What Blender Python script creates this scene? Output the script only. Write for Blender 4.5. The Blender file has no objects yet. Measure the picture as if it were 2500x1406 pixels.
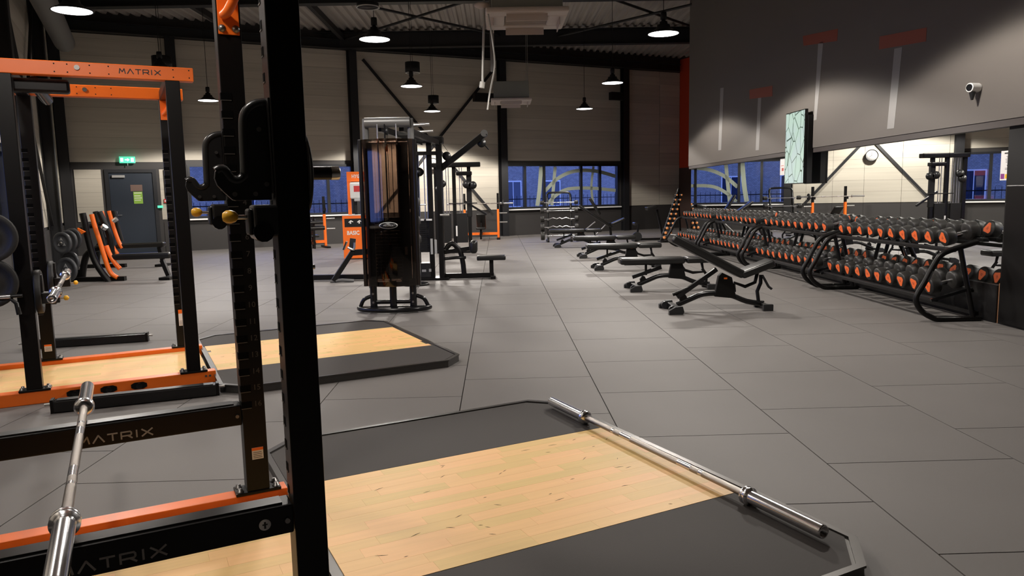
import bpy, bmesh, math, random
from mathutils import Vector, Matrix
random.seed(7)
sc = bpy.context.scene
COL = sc.collection
PI = math.pi
# ------------------------------------------------------------------ camera
FPX, CAMH = 1814.09, 1.4464
FW = Vector((0.01771386, 0.99201793, -0.12484647))
RT = Vector((0.99959202, -0.02036897, -0.02002257))
UP = Vector((0.02240575, 0.12444085, 0.99197402))
cd = bpy.data.cameras.new('camera'); cam = bpy.data.objects.new('camera', cd); COL.objects.link(cam)
cd.sensor_width = 36; cd.lens = 36*FPX/2500; cd.clip_start = .05; cd.clip_end = 300
M = Matrix.Identity(4)
for i in range(3):
    M[i][0], M[i][1], M[i][2] = RT[i], UP[i], -FW[i]
M[2][3] = CAMH
cam.matrix_world = M
sc.camera = cam
# ------------------------------------------------------------------ world: dusk sky
w = bpy.data.worlds.new('dusk'); sc.world = w; w.use_nodes = True
bg = w.node_tree.nodes['Background']
bg.inputs[0].default_value = (.17, .26, .80, 1); bg.inputs[1].default_value = 4.3
sc.view_settings.view_transform = 'Standard'; sc.view_settings.look = 'None'
sc.view_settings.exposure = 0.0; sc.view_settings.gamma = 1; sc.view_settings.use_curve_mapping = False
LAMP_W = 505; LAMP_COL = (1, .93, .85)
# ------------------------------------------------------------------ helpers
def at(x, y, Y):                      # photo pixel at a real distance Y along the room
    d = FW*FPX + RT*(x-1250) - UP*(y-703)
    return Vector((0, 0, CAMH)) + d*(Y/d.y)
def nmat(name, col, rough=.5, metal=0, spec=.5, emit=None, es=1, bump=0, bscale=200, noise=0, nscale=3, coat=0, rnd=0):
    m = bpy.data.materials.new(name); m.use_nodes = True; nt = m.node_tree; N = nt.nodes; L = nt.links
    b = N['Principled BSDF']
    b.inputs['Roughness'].default_value = rough; b.inputs['Metallic'].default_value = metal
    b.inputs['Specular IOR Level'].default_value = spec; b.inputs['Base Color'].default_value = (*col, 1)
    b.inputs['Coat Weight'].default_value = coat
    if emit: b.inputs['Emission Color'].default_value = (*emit, 1); b.inputs['Emission Strength'].default_value = es
    tc = N.new('ShaderNodeTexCoord')
    if noise or rnd:
        mul = N.new('ShaderNodeHueSaturation'); mul.inputs['Color'].default_value = (*col, 1)
        ad = N.new('ShaderNodeMath'); ad.operation = 'ADD'; ad.inputs[0].default_value = 1 - noise/2 - rnd/2
        if noise:
            nz = N.new('ShaderNodeTexNoise'); nz.inputs['Scale'].default_value = nscale; nz.inputs['Detail'].default_value = 4
            L.new(tc.outputs['Object'], nz.inputs['Vector'])
            sm = N.new('ShaderNodeMath'); sm.operation = 'MULTIPLY'; sm.inputs[1].default_value = noise
            L.new(nz.outputs['Fac'], sm.inputs[0]); L.new(sm.outputs[0], ad.inputs[1])
        else: ad.inputs[1].default_value = 0
        last = ad
        if rnd:
            oi = N.new('ShaderNodeObjectInfo'); rm = N.new('ShaderNodeMath'); rm.operation = 'MULTIPLY_ADD'
            rm.inputs[1].default_value = rnd; L.new(oi.outputs['Random'], rm.inputs[0]); L.new(ad.outputs[0], rm.inputs[2]); last = rm
        L.new(last.outputs[0], mul.inputs['Value']); L.new(mul.outputs[0], b.inputs['Base Color'])
    if bump:
        n2 = N.new('ShaderNodeTexNoise'); n2.inputs['Scale'].default_value = bscale; L.new(tc.outputs['Object'], n2.inputs['Vector'])
        bp = N.new('ShaderNodeBump'); bp.inputs['Strength'].default_value = bump; bp.inputs['Distance'].default_value = .002
        L.new(n2.outputs['Fac'], bp.inputs['Height']); L.new(bp.outputs[0], b.inputs['Normal'])
    return m
def streak_mat(name, col, rough, sx, sy, sz, amt, hue=0, rnd=.2):       # grain stretched along one axis, tone differs per piece
    m = nmat(name, col, rough); nt = m.node_tree; N = nt.nodes; L = nt.links; b = N['Principled BSDF']
    tc = N.new('ShaderNodeTexCoord'); mp = N.new('ShaderNodeMapping'); mp.inputs['Scale'].default_value = (sx, sy, sz)
    oi = N.new('ShaderNodeObjectInfo'); nz = N.new('ShaderNodeTexNoise'); nz.noise_dimensions = '4D'; nz.inputs['Scale'].default_value = 1; nz.inputs['Detail'].default_value = 5
    L.new(tc.outputs['Object'], mp.inputs[0]); L.new(mp.outputs[0], nz.inputs['Vector'])
    k = N.new('ShaderNodeMath'); k.operation = 'MULTIPLY'; k.inputs[1].default_value = 37; L.new(oi.outputs['Random'], k.inputs[0]); L.new(k.outputs[0], nz.inputs['W'])
    a = N.new('ShaderNodeMath'); a.operation = 'MULTIPLY_ADD'; a.inputs[1].default_value = amt; a.inputs[2].default_value = 1-amt/2-rnd/2; L.new(nz.outputs['Fac'], a.inputs[0])
    c = N.new('ShaderNodeMath'); c.operation = 'MULTIPLY_ADD'; c.inputs[1].default_value = rnd; L.new(oi.outputs['Random'], c.inputs[0]); L.new(a.outputs[0], c.inputs[2])
    h = N.new('ShaderNodeHueSaturation'); h.inputs['Color'].default_value = (*col, 1); L.new(c.outputs[0], h.inputs['Value'])
    if hue:
        q = N.new('ShaderNodeMath'); q.operation = 'MULTIPLY_ADD'; q.inputs[1].default_value = hue; q.inputs[2].default_value = .5-hue*.6
        L.new(oi.outputs['Random'], q.inputs[0]); L.new(q.outputs[0], h.inputs['Hue'])
    L.new(h.outputs[0], b.inputs['Base Color'])
    return m
def tint_glass(name, col, tr, rough=.02):
    m = bpy.data.materials.new(name); m.use_nodes = True; nt = m.node_tree; N = nt.nodes; L = nt.links; N.clear()
    o = N.new('ShaderNodeOutputMaterial'); t = N.new('ShaderNodeBsdfTransparent'); t.inputs[0].default_value = (*tr, 1)
    g = N.new('ShaderNodeBsdfGlossy'); g.inputs['Roughness'].default_value = rough; g.inputs[0].default_value = (*col, 1)
    f = N.new('ShaderNodeFresnel'); f.inputs[0].default_value = 1.5; mx = N.new('ShaderNodeMixShader')
    L.new(f.outputs[0], mx.inputs[0]); L.new(t.outputs[0], mx.inputs[1]); L.new(g.outputs[0], mx.inputs[2]); L.new(mx.outputs[0], o.inputs[0])
    return m
class MB:                             # collects shapes into one mesh
    def __init__(s): s.v = []; s.f = []; s.sm = []
    def add(s, vs, fs, smooth=False):
        n = len(s.v); s.v += [tuple(p) for p in vs]; s.f += [tuple(i+n for i in f) for f in fs]; s.sm += [smooth]*len(fs); return s
    def box(s, a, b, R=None, o=(0, 0, 0)):
        (x0, y0, z0), (x1, y1, z1) = a, b
        if x0 > x1: x0, x1 = x1, x0
        if y0 > y1: y0, y1 = y1, y0
        if z0 > z1: z0, z1 = z1, z0
        vs = [Vector(p) for p in ((x0,y0,z0),(x1,y0,z0),(x1,y1,z0),(x0,y1,z0),(x0,y0,z1),(x1,y0,z1),(x1,y1,z1),(x0,y1,z1))]
        if R is not None: vs = [R @ p for p in vs]
        vs = [p + Vector(o) for p in vs]
        return s.add(vs, [(0,3,2,1),(4,5,6,7),(0,1,5,4),(1,2,6,5),(2,3,7,6),(3,0,4,7)])
    def bar(s, p, q, wd, ht, up=(0, 0, 1)):       # rectangular bar between two points
        p, q = Vector(p), Vector(q); d = (q-p).normalized(); u = Vector(up)
        if abs(d.dot(u)) > .98: u = Vector((0, 1, 0))
        sd = d.cross(u).normalized(); u = sd.cross(d)
        vs = [e + sd*a*wd/2 + u*b*ht/2 for e in (p, q) for a, b in ((-1,-1),(1,-1),(1,1),(-1,1))]
        return s.add(vs, [(0,1,2,3),(7,6,5,4),(0,4,5,1),(1,5,6,2),(2,6,7,3),(3,7,4,0)])
    def tube(s, pts, r, n=10, cap=True, sx=1, up=None):
        pts = [Vector(p) for p in pts]; rs = r if isinstance(r, (list, tuple)) else [r]*len(pts)
        rings = []; prev = None
        for i, p in enumerate(pts):
            d = (pts[min(i+1, len(pts)-1)] - pts[max(i-1, 0)]).normalized()
            if prev is None:
                a = Vector(up) if up else (Vector((0, 0, 1)) if abs(d.z) < .9 else Vector((1, 0, 0)))
            else: a = prev
            x = (a - d*a.dot(d)).normalized(); prev = x; y = d.cross(x)
            rings.append([p + (x*math.cos(t)*sx + y*math.sin(t))*rs[i] for t in [2*PI*(k+.5)/n for k in range(n)]])
        vs = [p for r_ in rings for p in r_]; fs = []
        for i in range(len(pts)-1):
            for k in range(n): fs.append((i*n+k, i*n+(k+1) % n, (i+1)*n+(k+1) % n, (i+1)*n+k))
        s.add(vs, fs, True)
        if cap:
            b = len(vs); s.add(vs[:n], [tuple(range(n))[::-1]]); s.add(vs[-n:], [tuple(range(n))])
        return s
    def lathe(s, prof, c=(0, 0, 0), ax='z', n=24, smooth=True, R=None):
        c = Vector(c); vs = []
        for r, h in prof:
            for k in range(n):
                t = 2*PI*k/n; a, b = r*math.cos(t), r*math.sin(t)
                p = {'z': Vector((a, b, h)), 'y': Vector((a, h, b)), 'x': Vector((h, a, b))}[ax]
                if R is not None: p = R @ p
                vs.append(c + p)
        fs = []
        for i in range(len(prof)-1):
            for k in range(n):
                q = (i*n+k, i*n+(k+1) % n, (i+1)*n+(k+1) % n, (i+1)*n+k); fs.append(q if ax != 'y' else q[::-1])
        return s.add(vs, fs, smooth)
    def cyl(s, p, q, r, n=16): return s.tube([p, q], r, n)
    def prism(s, poly, t0, t1, f):    # f(a, b, t) -> point; poly a list of (a, b)
        n = len(poly); vs = [f(a, b, t0) for a, b in poly] + [f(a, b, t1) for a, b in poly]
        fs = [tuple(range(n))[::-1], tuple(range(n, 2*n))] + [(i, (i+1) % n, n+(i+1) % n, n+i) for i in range(n)]
        return s.add(vs, fs)
    def mesh(s, name):
        me = bpy.data.meshes.new(name); me.from_pydata(s.v, [], s.f); me.update()
        me.polygons.foreach_set('use_smooth', s.sm)
        bm = bmesh.new(); bm.from_mesh(me); bmesh.ops.recalc_face_normals(bm, faces=bm.faces); bm.to_mesh(me); bm.free()
        return me
    def build(s, name, mat, parent=None, bevel=0, loc=None, rz=None):
        o = bpy.data.objects.new(name, s.mesh(name)); COL.objects.link(o); o.data.materials.append(mat)
        if parent: o.parent = parent
        if loc is not None: o.location = loc
        if rz is not None: o.rotation_euler.z = rz
        if bevel:
            m = o.modifiers.new('b', 'BEVEL'); m.width = bevel; m.segments = 2; m.limit_method = 'ANGLE'; m.angle_limit = .7
        return o
def tag(o, label=None, cat=None, group=None, kind=None):
    if label: o['label'] = label
    if cat: o['category'] = cat
    if group: o['group'] = group
    if kind: o['kind'] = kind
    return o
def empty(name, loc=(0, 0, 0), rz=0, label=None, cat=None, group=None, kind=None):
    o = bpy.data.objects.new(name, None); COL.objects.link(o); o.location = loc; o.rotation_euler = (0, 0, rz); o.empty_display_size = .1
    return tag(o, label, cat, group, kind)
def copy_tree(o, parent=None):
    c = o.copy(); COL.objects.link(c)
    if parent: c.parent = parent
    for ch in list(o.children):
        if ch.type != 'LIGHT': copy_tree(ch, c)
    return c
def text_mesh(name, s, size, mat, parent, loc, rot, ext=.0008, bold=0, align='CENTER', sx=1):
    cu = bpy.data.curves.new(name, 'FONT'); cu.body = s; cu.size = size; cu.extrude = ext; cu.align_x = align; cu.align_y = 'CENTER'; cu.offset = bold; cu.resolution_u = 2
    t = bpy.data.objects.new(name, cu); COL.objects.link(t)
    dg = bpy.context.evaluated_depsgraph_get(); me = bpy.data.meshes.new_from_object(t.evaluated_get(dg))
    bpy.data.objects.remove(t); o = bpy.data.objects.new(name, me); COL.objects.link(o)
    me.materials.clear(); me.materials.append(mat)
    o.parent = parent; o.location = loc; o.rotation_euler = rot; o.scale = (sx, 1, 1)
    return o
STROKES = {'M': [[(0,0),(.15,.75),(.5,.25),(.85,.75),(1,0)]], 'A': [[(0,0),(.5,.75),(1,0)]], 'T': [[(0,.72),(1,.72)],[(.5,.72),(.5,0)]],
 'R': [[(0,0),(0,.72),(.85,.72),(.95,.6),(.95,.42),(.85,.3),(.1,.3)],[(.6,.3),(1,0)]], 'I': [[(.1,0),(.1,.75)]], 'X': [[(0,0),(1,.75)],[(0,.75),(1,0)]]}
def maker_word(name, wdt, ht, mat, parent, f, th=.1):      # wide stroke lettering; f(a, b, t) maps the lettering plane
    mb = MB(); x = 0; adv = [1.0, 1.0, .9, 1.0, .25, 1.0]; tot = sum(adv)+.35*5
    k = wdt/tot
    for ch, a in zip('MATRIX', adv):
        for st in STROKES[ch]:
            for (x0, y0), (x1, y1) in zip(st[:-1], st[1:]):
                p = Vector((x*k+x0*k*(a if ch != 'I' else 1), y0*ht/.75)); q = Vector((x*k+x1*k*(a if ch != 'I' else 1), y1*ht/.75))
                d = (q-p).normalized(); nn = Vector((-d.y, d.x))*ht*th; p -= d*ht*th*.5; q += d*ht*th*.5
                mb.prism([tuple(p-nn), tuple(q-nn), tuple(q+nn), tuple(p+nn)], 0, .0012, f)
        x += a+.35
    return mb.build(name, mat, parent)
def smooth_path(pts, n=4):            # Catmull-Rom
    pts = [Vector(p) for p in pts]; out = []
    for i in range(len(pts)-1):
        a = pts[max(i-1, 0)]; b = pts[i]; c = pts[i+1]; d = pts[min(i+2, len(pts)-1)]
        for k in range(n):
            t = k/n; out.append(.5*((2*b)+(c-a)*t+(2*a-5*b+4*c-d)*t*t+(3*b-a-3*c+d)*t**3))
    return out+[pts[-1]]
ORD = ['first', 'second', 'third', 'fourth', 'fifth', 'sixth', 'seventh', 'eighth', 'ninth', 'tenth']
# ------------------------------------------------------------------ materials
BLACK = nmat('black_powder_coat', (.0042, .0037, .0035), .38, spec=.25, bump=.12, bscale=500)
BLACKG = nmat('black_gloss_paint', (.006, .006, .0065), .24, spec=.4)
BLACKM = nmat('black_matte_steel', (.007, .0065, .0065), .55, spec=.3)
PLAST = nmat('black_plastic', (.012, .012, .0125), .38)
VINYL = nmat('black_vinyl', (.009, .0085, .008), .34, bump=.25, bscale=120)
RUB = nmat('black_rubber', (.012, .0115, .011), .6, bump=.3, bscale=300)
RUBH = nmat('dumbbell_rubber', (.019, .0175, .0155), .46, bump=.2, bscale=300)
PLATE = nmat('grey_black_plate_rubber', (.045, .047, .052), .5)
CHROME = nmat('chrome', (.88, .88, .90), .20, metal=1)
STEEL = nmat('brushed_steel', (.60, .59, .57), .3, metal=1)
SHAFT = nmat('dark_knurled_steel', (.38, .35, .32), .33, metal=1, bump=.5, bscale=900)
SILVER = nmat('silver_paint', (.42, .42, .41), .4, metal=.4)
ORANGE = nmat('orange_powder_coat', (.93, .17, .012), .4, bump=.08, bscale=400)
BADGE = nmat('orange_badge', (.95, .16, .03), .5)
WHITE = nmat('white_plastic', (.72, .71, .69), .45)
OFFW = nmat('off_white_casing', (.50, .43, .38), .5)
PAPER = nmat('white_paper', (.78, .75, .73), .7)
DARKP = nmat('dark_print', (.05, .045, .045), .7)
GREYP = nmat('pale_grey_lettering', (.30, .28, .26), .5)
YEL = nmat('yellow_knob_plastic', (.95, .50, .03), .35)
GREEN = nmat('green_paper', (.25, .45, .06), .7)
RED = nmat('red_plastic', (.55, .03, .03), .45)
PURP = nmat('purple_print', (.25, .03, .22), .6)
TILE = nmat('rubber_tile_grey', (.158, .146, .138), .62, bump=.35, bscale=420, noise=.14, nscale=1.6, rnd=.05, spec=.35)
SUBF = nmat('dark_subfloor', (.012, .011, .011), .9)
MATR = nmat('platform_rubber', (.056, .050, .047), .72, bump=.35, bscale=380, noise=.12, nscale=2, spec=.2)
TRIMM = nmat('dark_metal_trim', (.07, .065, .06), .38, metal=.5)
STAVE = streak_mat('maple_stave', (.80, .49, .195), .55, 2.5, 40, 10, .20, hue=-.026, rnd=.20)
PLANK = streak_mat('pale_wood_effect_plank', (.52, .48, .405), .7, .5, 4, 14, .34, rnd=.24)
WAINS = nmat('dark_grey_wainscot', (.036, .033, .032), .6, noise=.1)
BULK = nmat('taupe_grey_wall_paint', (.122, .108, .096), .75, noise=.05, nscale=.7)
BTRIM = nmat('dark_taupe_trim', (.055, .045, .042), .6)
MIRR = nmat('mirror_silver', (.86, .88, .87), .0, metal=1)
NAVY = nmat('navy_door_paint', (.012, .020, .034), .5)
FRAME = nmat('black_window_frame', (.012, .013, .016), .45)
BEAM = nmat('black_steel_beam', (.008, .008, .010), .55)
DECK = nmat('grey_corrugated_deck', (.40, .37, .34), .6)
DUCT = nmat('grey_duct', (.16, .155, .15), .55)
REDW = nmat('red_orange_wall_paint', (.55, .05, .012), .65)
GLASS = tint_glass('window_glass', (1, 1, 1), (.93, .95, .97))
SMOKE = tint_glass('smoked_acrylic', (1, .95, .9), (.38, .305, .26), .04)
DECAL = nmat('frosted_decal', (.32, .36, .30), .7)
LED = nmat('lamp_diffuser', (1, 1, 1), .5, emit=(1, .98, .96), es=8)
EXITG = nmat('exit_sign_green', (.1, .6, .4), .5, emit=(.10, .9, .55), es=.7)
EXITW = nmat('exit_sign_white', (1, 1, 1), .5, emit=(.6, 1, .85), es=1.3)
BRICK = nmat('outside_brick', (.30, .28, .26), .9)
def brick_tex(m):
    N = m.node_tree.nodes; L = m.node_tree.links; tc = N.new('ShaderNodeTexCoord'); mp = N.new('ShaderNodeMapping'); mp.inputs['Rotation'].default_value = (PI/2, 0, 0)
    br = N.new('ShaderNodeTexBrick'); br.inputs['Scale'].default_value = 4; br.inputs['Color1'].default_value = (.33, .31, .28, 1); br.inputs['Color2'].default_value = (.24, .22, .2, 1); br.inputs['Mortar'].default_value = (.14, .14, .14, 1)
    L.new(tc.outputs['Object'], mp.inputs[0]); L.new(mp.outputs[0], br.inputs['Vector']); L.new(br.outputs[0], N['Principled BSDF'].inputs['Base Color'])
brick_tex(BRICK)
BOLT = nmat('dull_bolt_steel', (.22, .21, .20), .38, metal=.9)
SLOT = nmat('slot_void', (.0012, .0012, .0012), .95, spec=.1)
LINER = nmat('edge_highlight_cup_liner', (.022, .022, .022), .3)  # greyer than the cup: its edge highlights are put into the colour
SILL = nmat('white_sill', (.88, .87, .85), .4)
SCUF = nmat('dark_scuff', (.12, .07, .03), .7)
LIPM = nmat('grey_slot_edge', (.10, .09, .08), .4, metal=.3)  # grey strip along the lower edge of each slot
# ------------------------------------------------------------------ frames of the building
TW = math.atan(.47); CW, SW = math.cos(TW), math.sin(TW)
WO = Vector((0, 26.2, 0))
UWv = Vector((CW, SW, 0)); VWv = Vector((-SW, CW, 0))
def WP(s, d, z=0): return WO + UWv*s + VWv*d + Vector((0, 0, z))      # d < 0 is inside the room
S_L, S_R = -13.1, 8.0
CORN = WP(S_L, 0); CORR = WP(S_R, 0)
XM = 5.25; Y_END = 20.15; ZTOP = 6.7; YB = -3.5
LROT = math.atan2(-CW, SW)
def LP(s, d, z=0): return CORN + Vector((SW, -CW, 0))*s + Vector((CW, SW, 0))*d + Vector((0, 0, z))
LLEN = (CORN.y-YB)/CW
# room outline, used to trim the floor tiles
ROOM = [Vector((XM, YB)), Vector((XM, Y_END)), None]
def clip(poly, p, n):                 # keep the side where (q-p).n >= 0
    out = []
    for i in range(len(poly)):
        a, b = poly[i], poly[(i+1) % len(poly)]; da, db = (a-p).dot(n), (b-p).dot(n)
        if da >= 0: out.append(a)
        if (da >= 0) != (db >= 0): out.append(a+(b-a)*(da/(da-db)))
    return out
# floor
flr = MB().box((-14, YB-.3, -.25), (13, 31, -.008)).build('floor', SUBF); tag(flr, kind='structure')
X0 = -.2844; rest = MB(); ntile = 0
for k in range(-13, 13):
    off = 3.2596 if k % 2 else 3.7526
    for n in range(-9, 28):
        xa, ya = X0+k, off+n; g = .0035 if ya < 14 else .004
        poly = [Vector((xa+g, ya+g)), Vector((xa+1-g, ya+g)), Vector((xa+1-g, ya+1-g)), Vector((xa+g, ya+1-g))]
        poly = clip(poly, Vector((WO.x, WO.y-.02)), Vector((SW, -CW)))
        if len(poly) > 2: poly = clip(poly, Vector((CORN.x, CORN.y)), Vector((CW, SW)))
        if len(poly) > 2 and ya < Y_END: poly = clip(poly, Vector((XM, 0)), Vector((-1, 0)))
        if len(poly) > 2: poly = clip(poly, Vector((0, YB)), Vector((0, 1)))
        if len(poly) > 2: poly = clip(poly, Vector((CORR.x, CORR.y)), Vector((-CW, -SW)))
        if len(poly) < 3: continue
        c = sum(poly, Vector((0, 0)))/len(poly)
        vis = 1.6 < c.y < 16.5 and -.74*c.y-1 < c.x < .74*c.y+1
        f = lambda a, b, t: (a, b, t)
        if vis and ntile < 290:
            b = MB().prism([(p.x-c.x, p.y-c.y) for p in poly], -.012, 0, f); o = b.build('rubber_tile', TILE, flr); o.location = (c.x, c.y, 0); ntile += 1
        else: rest.prism([(p.x, p.y) for p in poly], -.012, 0, f)
tag(rest.build('rubber_tile', TILE, flr), kind='stuff')
# ceiling deck, corrugation along Y
mb = MB(); x = -14.0; pr = []
while x < 13:
    for dx, z in ((0, 0), (.10, 0), (.135, -.075), (.215, -.075)): pr.append((x+dx, 6.62+z))
    x += .25
n = len(pr); mb.add([(a, YB-.4, b) for a, b in pr]+[(a, 31.5, b) for a, b in pr], [(i, i+1, n+i+1, n+i) for i in range(n-1)])
mb.box((-14, YB-.4, 6.66), (13, 31.5, 6.8))
ceil = mb.build('ceiling', DECK); tag(ceil, kind='structure')
# ------------------------------------------------------------------ walls with planked bays
def make_wall(name, org, rot, length, side, holes, mat):
    # slab in local x (0..length), outside of the planes; side=+1 inside is +y, -1 inside is -y
    o = bpy.data.objects.new(name, None)
    xs = sorted({0, length} | {h[0] for h in holes} | {h[1] for h in holes}); mb = MB()
    for a, b in zip(xs[:-1], xs[1:]):
        hs = [h for h in holes if h[0] <= a+1e-6 and h[1] >= b-1e-6]
        y0, y1 = (-.25, 0) if side > 0 else (0, .25)
        if not hs: mb.box((a, y0, 0), (b, y1, ZTOP))
        else:
            h = hs[0]
            if h[2] > 0: mb.box((a, y0, 0), (b, y1, h[2]))
            mb.box((a, y0, h[3]), (b, y1, ZTOP))
    wob = mb.build(name, mat); wob.location = org; wob.rotation_euler.z = rot; tag(wob, kind='structure'); return wob
def planks(wall, a, b, z0, z1, side, seed, th=.02):
    rnd = random.Random(seed); z = z0
    while z < z1-.02:
        h = min(rnd.choice([.30, .38, .46, .40]), z1-z)
        if z1-z-h < .12: h = z1-z
        t = th*rnd.uniform(.85, 1.15)
        MB().box((a, 0, -h/2+.002), (b, t*side, h/2-.002)).build('wall_plank', PLANK, wall, loc=(0, 0, z+h/2))
        z += h
def window(nm, wall, a, b, z0, z1, side, mull, sill=True, trans=()):
    y0, y1 = -.09*side, .035*side; f = MB(); t = .07
    f.box((a, y0, z0), (b, y1, z0+t)); f.box((a, y0, z1-t), (b, y1, z1)); f.box((a, y0, z0+t), (a+t, y1, z1-t)); f.box((b-t, y0, z0+t), (b, y1, z1-t))
    wn = f.build(nm, FRAME, None); wn.location = wall.location; wn.rotation_euler = wall.rotation_euler; tag(wn, kind='structure')
    e = [a+t/2]+list(mull)+[b-t/2]
    for m in mull: MB().box((m-.045, y0, z0+t), (m+.045, y1*.7, z1-t)).build('mullion', FRAME, wn)
    for p, q in zip(e[:-1], e[1:]): MB().box((p+.03, -.045*side, z0+t-.01), (q-.03, -.035*side, z1-t+.01)).build('window_pane', GLASS, wn)
    if sill: MB().box((a-.03, 0, z0-.045), (b+.03, .16*side, z0-.002)).build('window_sill', SILL, wn, bevel=.008)
    return wn
def L2(s): return s-S_L                # back wall local x from bay coordinate
wb = make_wall('wall_back', CORN, TW, S_R-S_L, -1, [(L2(.30), L2(5.12), .93, 2.50), (L2(-9.9), L2(-5.05), .93, 2.50), (L2(-12.02), L2(-10.72), 0, 2.36)], WAINS)
cols_b = [-10.12, -4.95, .22, 5.32]
planks(wb, .12, L2(-10.25), 2.56, 6.0, -1, 1); planks(wb, L2(-12.75), L2(-12.1), .93, 2.36, -1, 11); planks(wb, L2(-10.64), L2(-10.25), .93, 2.36, -1, 12)
planks(wb, L2(-9.98), L2(-5.1), 2.62, 6.0, -1, 2); planks(wb, L2(-4.8), L2(.08), .93, 6.0, -1, 3)
planks(wb, L2(.38), L2(5.18), 2.62, 6.0, -1, 4); planks(wb, L2(5.47), L2(7.0), .93, 6.0, -1, 5); planks(wb, L2(7.02), L2(7.97), .93, 6.0, -1, 6)
for a, b in ((S_L, -12.1), (-10.64, S_R)):
    MB().box((L2(a)+.03, 0, 0), (L2(b)-.03, -.03, .86)).build('wainscot_panel', WAINS, wb)
wn1 = window('window_1', wb, L2(.30), L2(5.12), .93, 2.50, -1, [L2(1.12), L2(1.90), L2(3.46), L2(4.28)])
wn2 = window('window_2', wb, L2(-9.9), L2(-5.05), .93, 2.50, -1, [L2(-8.9), L2(-7.6), L2(-5.85)])
# frosted swooshes stuck on the glass of window 1
def swoosh(pts, wd, parent, d=-.012):
    mb = MB(); pts = smooth_path([(a, 0, b) for a, b in pts], 6)
    L_ = []; R_ = []
    for i, p in enumerate(pts):
        t = (pts[min(i+1, len(pts)-1)]-pts[max(i-1, 0)]).normalized(); nn = Vector((-t.z, 0, t.x))*wd/2
        L_.append(p+nn); R_.append(p-nn)
    vs = [Vector((L2(0)+p.x, .030, p.z)) for p in L_+R_]+[Vector((L2(0)+p.x, .033, p.z)) for p in L_+R_]; n = len(pts)
    fs = []
    for i in range(n-1): fs += [(i, i+1, n+i+1, n+i), (2*n+i, 3*n+i, 3*n+i+1, 2*n+i+1)]
    mb.add(vs, fs); return mb.build('glass_decal', DECAL, parent)
swoosh([(1.62, 1.02), (1.72, 1.6), (1.80, 2.42)], .16, wn1)
swoosh([(2.22, 1.02), (2.30, 1.7), (2.38, 2.42)], .13, wn1)
swoosh([(1.95, 1.55), (2.5, 2.0), (3.2, 2.25), (4.1, 2.25), (5.0, 2.05)], .13, wn1)
swoosh([(1.98, 1.02), (2.35, 1.35), (2.9, 1.6), (3.9, 1.62), (5.0, 1.52)], .12, wn1)
swoosh([(3.98, 1.1), (3.92, 1.7), (4.02, 2.42)], .10, wn1)
wl = make_wall('wall_left', CORN, LROT, LLEN, 1, [(9.15, 13.6, .93, 2.35), (14.2, 18.6, .93, 2.35)], WAINS)
planks(wl, .12, 3.55, .93, 6.0, 1, 21); planks(wl, 3.95, 8.95, .93, 6.0, 1, 22); planks(wl, 9.12, 13.9, 2.42, 6.0, 1, 23); planks(wl, 14.1, 18.9, 2.42, 6.0, 1, 24); planks(wl, 19.1, LLEN-.1, .93, 6.0, 1, 25)
MB().box((.03, 0, 0), (LLEN-.05, .03, .86)).build('wainscot_panel', WAINS, wl)
window('window_3', wl, 9.15, 13.6, .93, 2.35, 1, [10.6, 12.1]); window('window_4', wl, 14.2, 18.6, .93, 2.35, 1, [15.7, 17.2])
# far right: red-orange wall and the hidden return walls
wfr = MB().box((0, 0, 0), (10.5, .25, ZTOP)).build('wall_far_right', nmat('dark_brown_wall', (.07, .04, .032), .7)); wfr.location = CORR; wfr.rotation_euler.z = LROT; tag(wfr, kind='structure')
MB().box((.02, -.02, 2.35), (10.3, 0, 6.5)).build('painted_panel', REDW, wfr)
o = MB().box((XM+.35, Y_END-.2, 0), (13, Y_END, ZTOP)).build('wall_niche', WAINS); tag(o, kind='structure')
o = MB().box((-1.2, YB-.25, 0), (XM+.4, YB, ZTOP)).build('wall_front', WAINS); tag(o, kind='structure')
# right wall: plinth, mirror, bulkhead
wr = MB().box((XM+.02, YB, 0), (XM+.35, Y_END, ZTOP)).build('wall_right', WAINS); tag(wr, kind='structure')
MB().box((XM-.07, YB, 2.105), (XM+.02, Y_END+.02, 6.55)).build('bulkhead', BULK, wr)
MB().box((XM-.06, YB, 2.03), (XM+.02, Y_END+.01, 2.105)).build('bulkhead_trim', BTRIM, wr)
MB().box((XM-.03, 7.62, 0), (XM+.02, Y_END, .40)).build('plinth', BLACKM, wr)
MB().box((XM-.012, 7.60, 0), (XM+.02, 7.62, .42)).build('mirror_edge', nmat('worn_wood_edge', (.35, .17, .08), .6), wr)
y = 7.62; my = []
while y < Y_END-.1:
    y1 = min(y+1.0, Y_END); MB().box((XM, y+.003, .40), (XM+.012, y1-.003, 2.03)).build('mirror_panel', MIRR, wr); y = y1
pil = MB().box((XM-.02, 6.9, 0), (XM+.5, 7.597, 2.1)).build('trim_1', BLACKM); tag(pil, kind='structure')
MB().box((XM-.05, 7.0, .02), (XM+.5, 7.55, 1.44)).build('lower_casing', BLACK, pil, bevel=.01)
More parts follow.
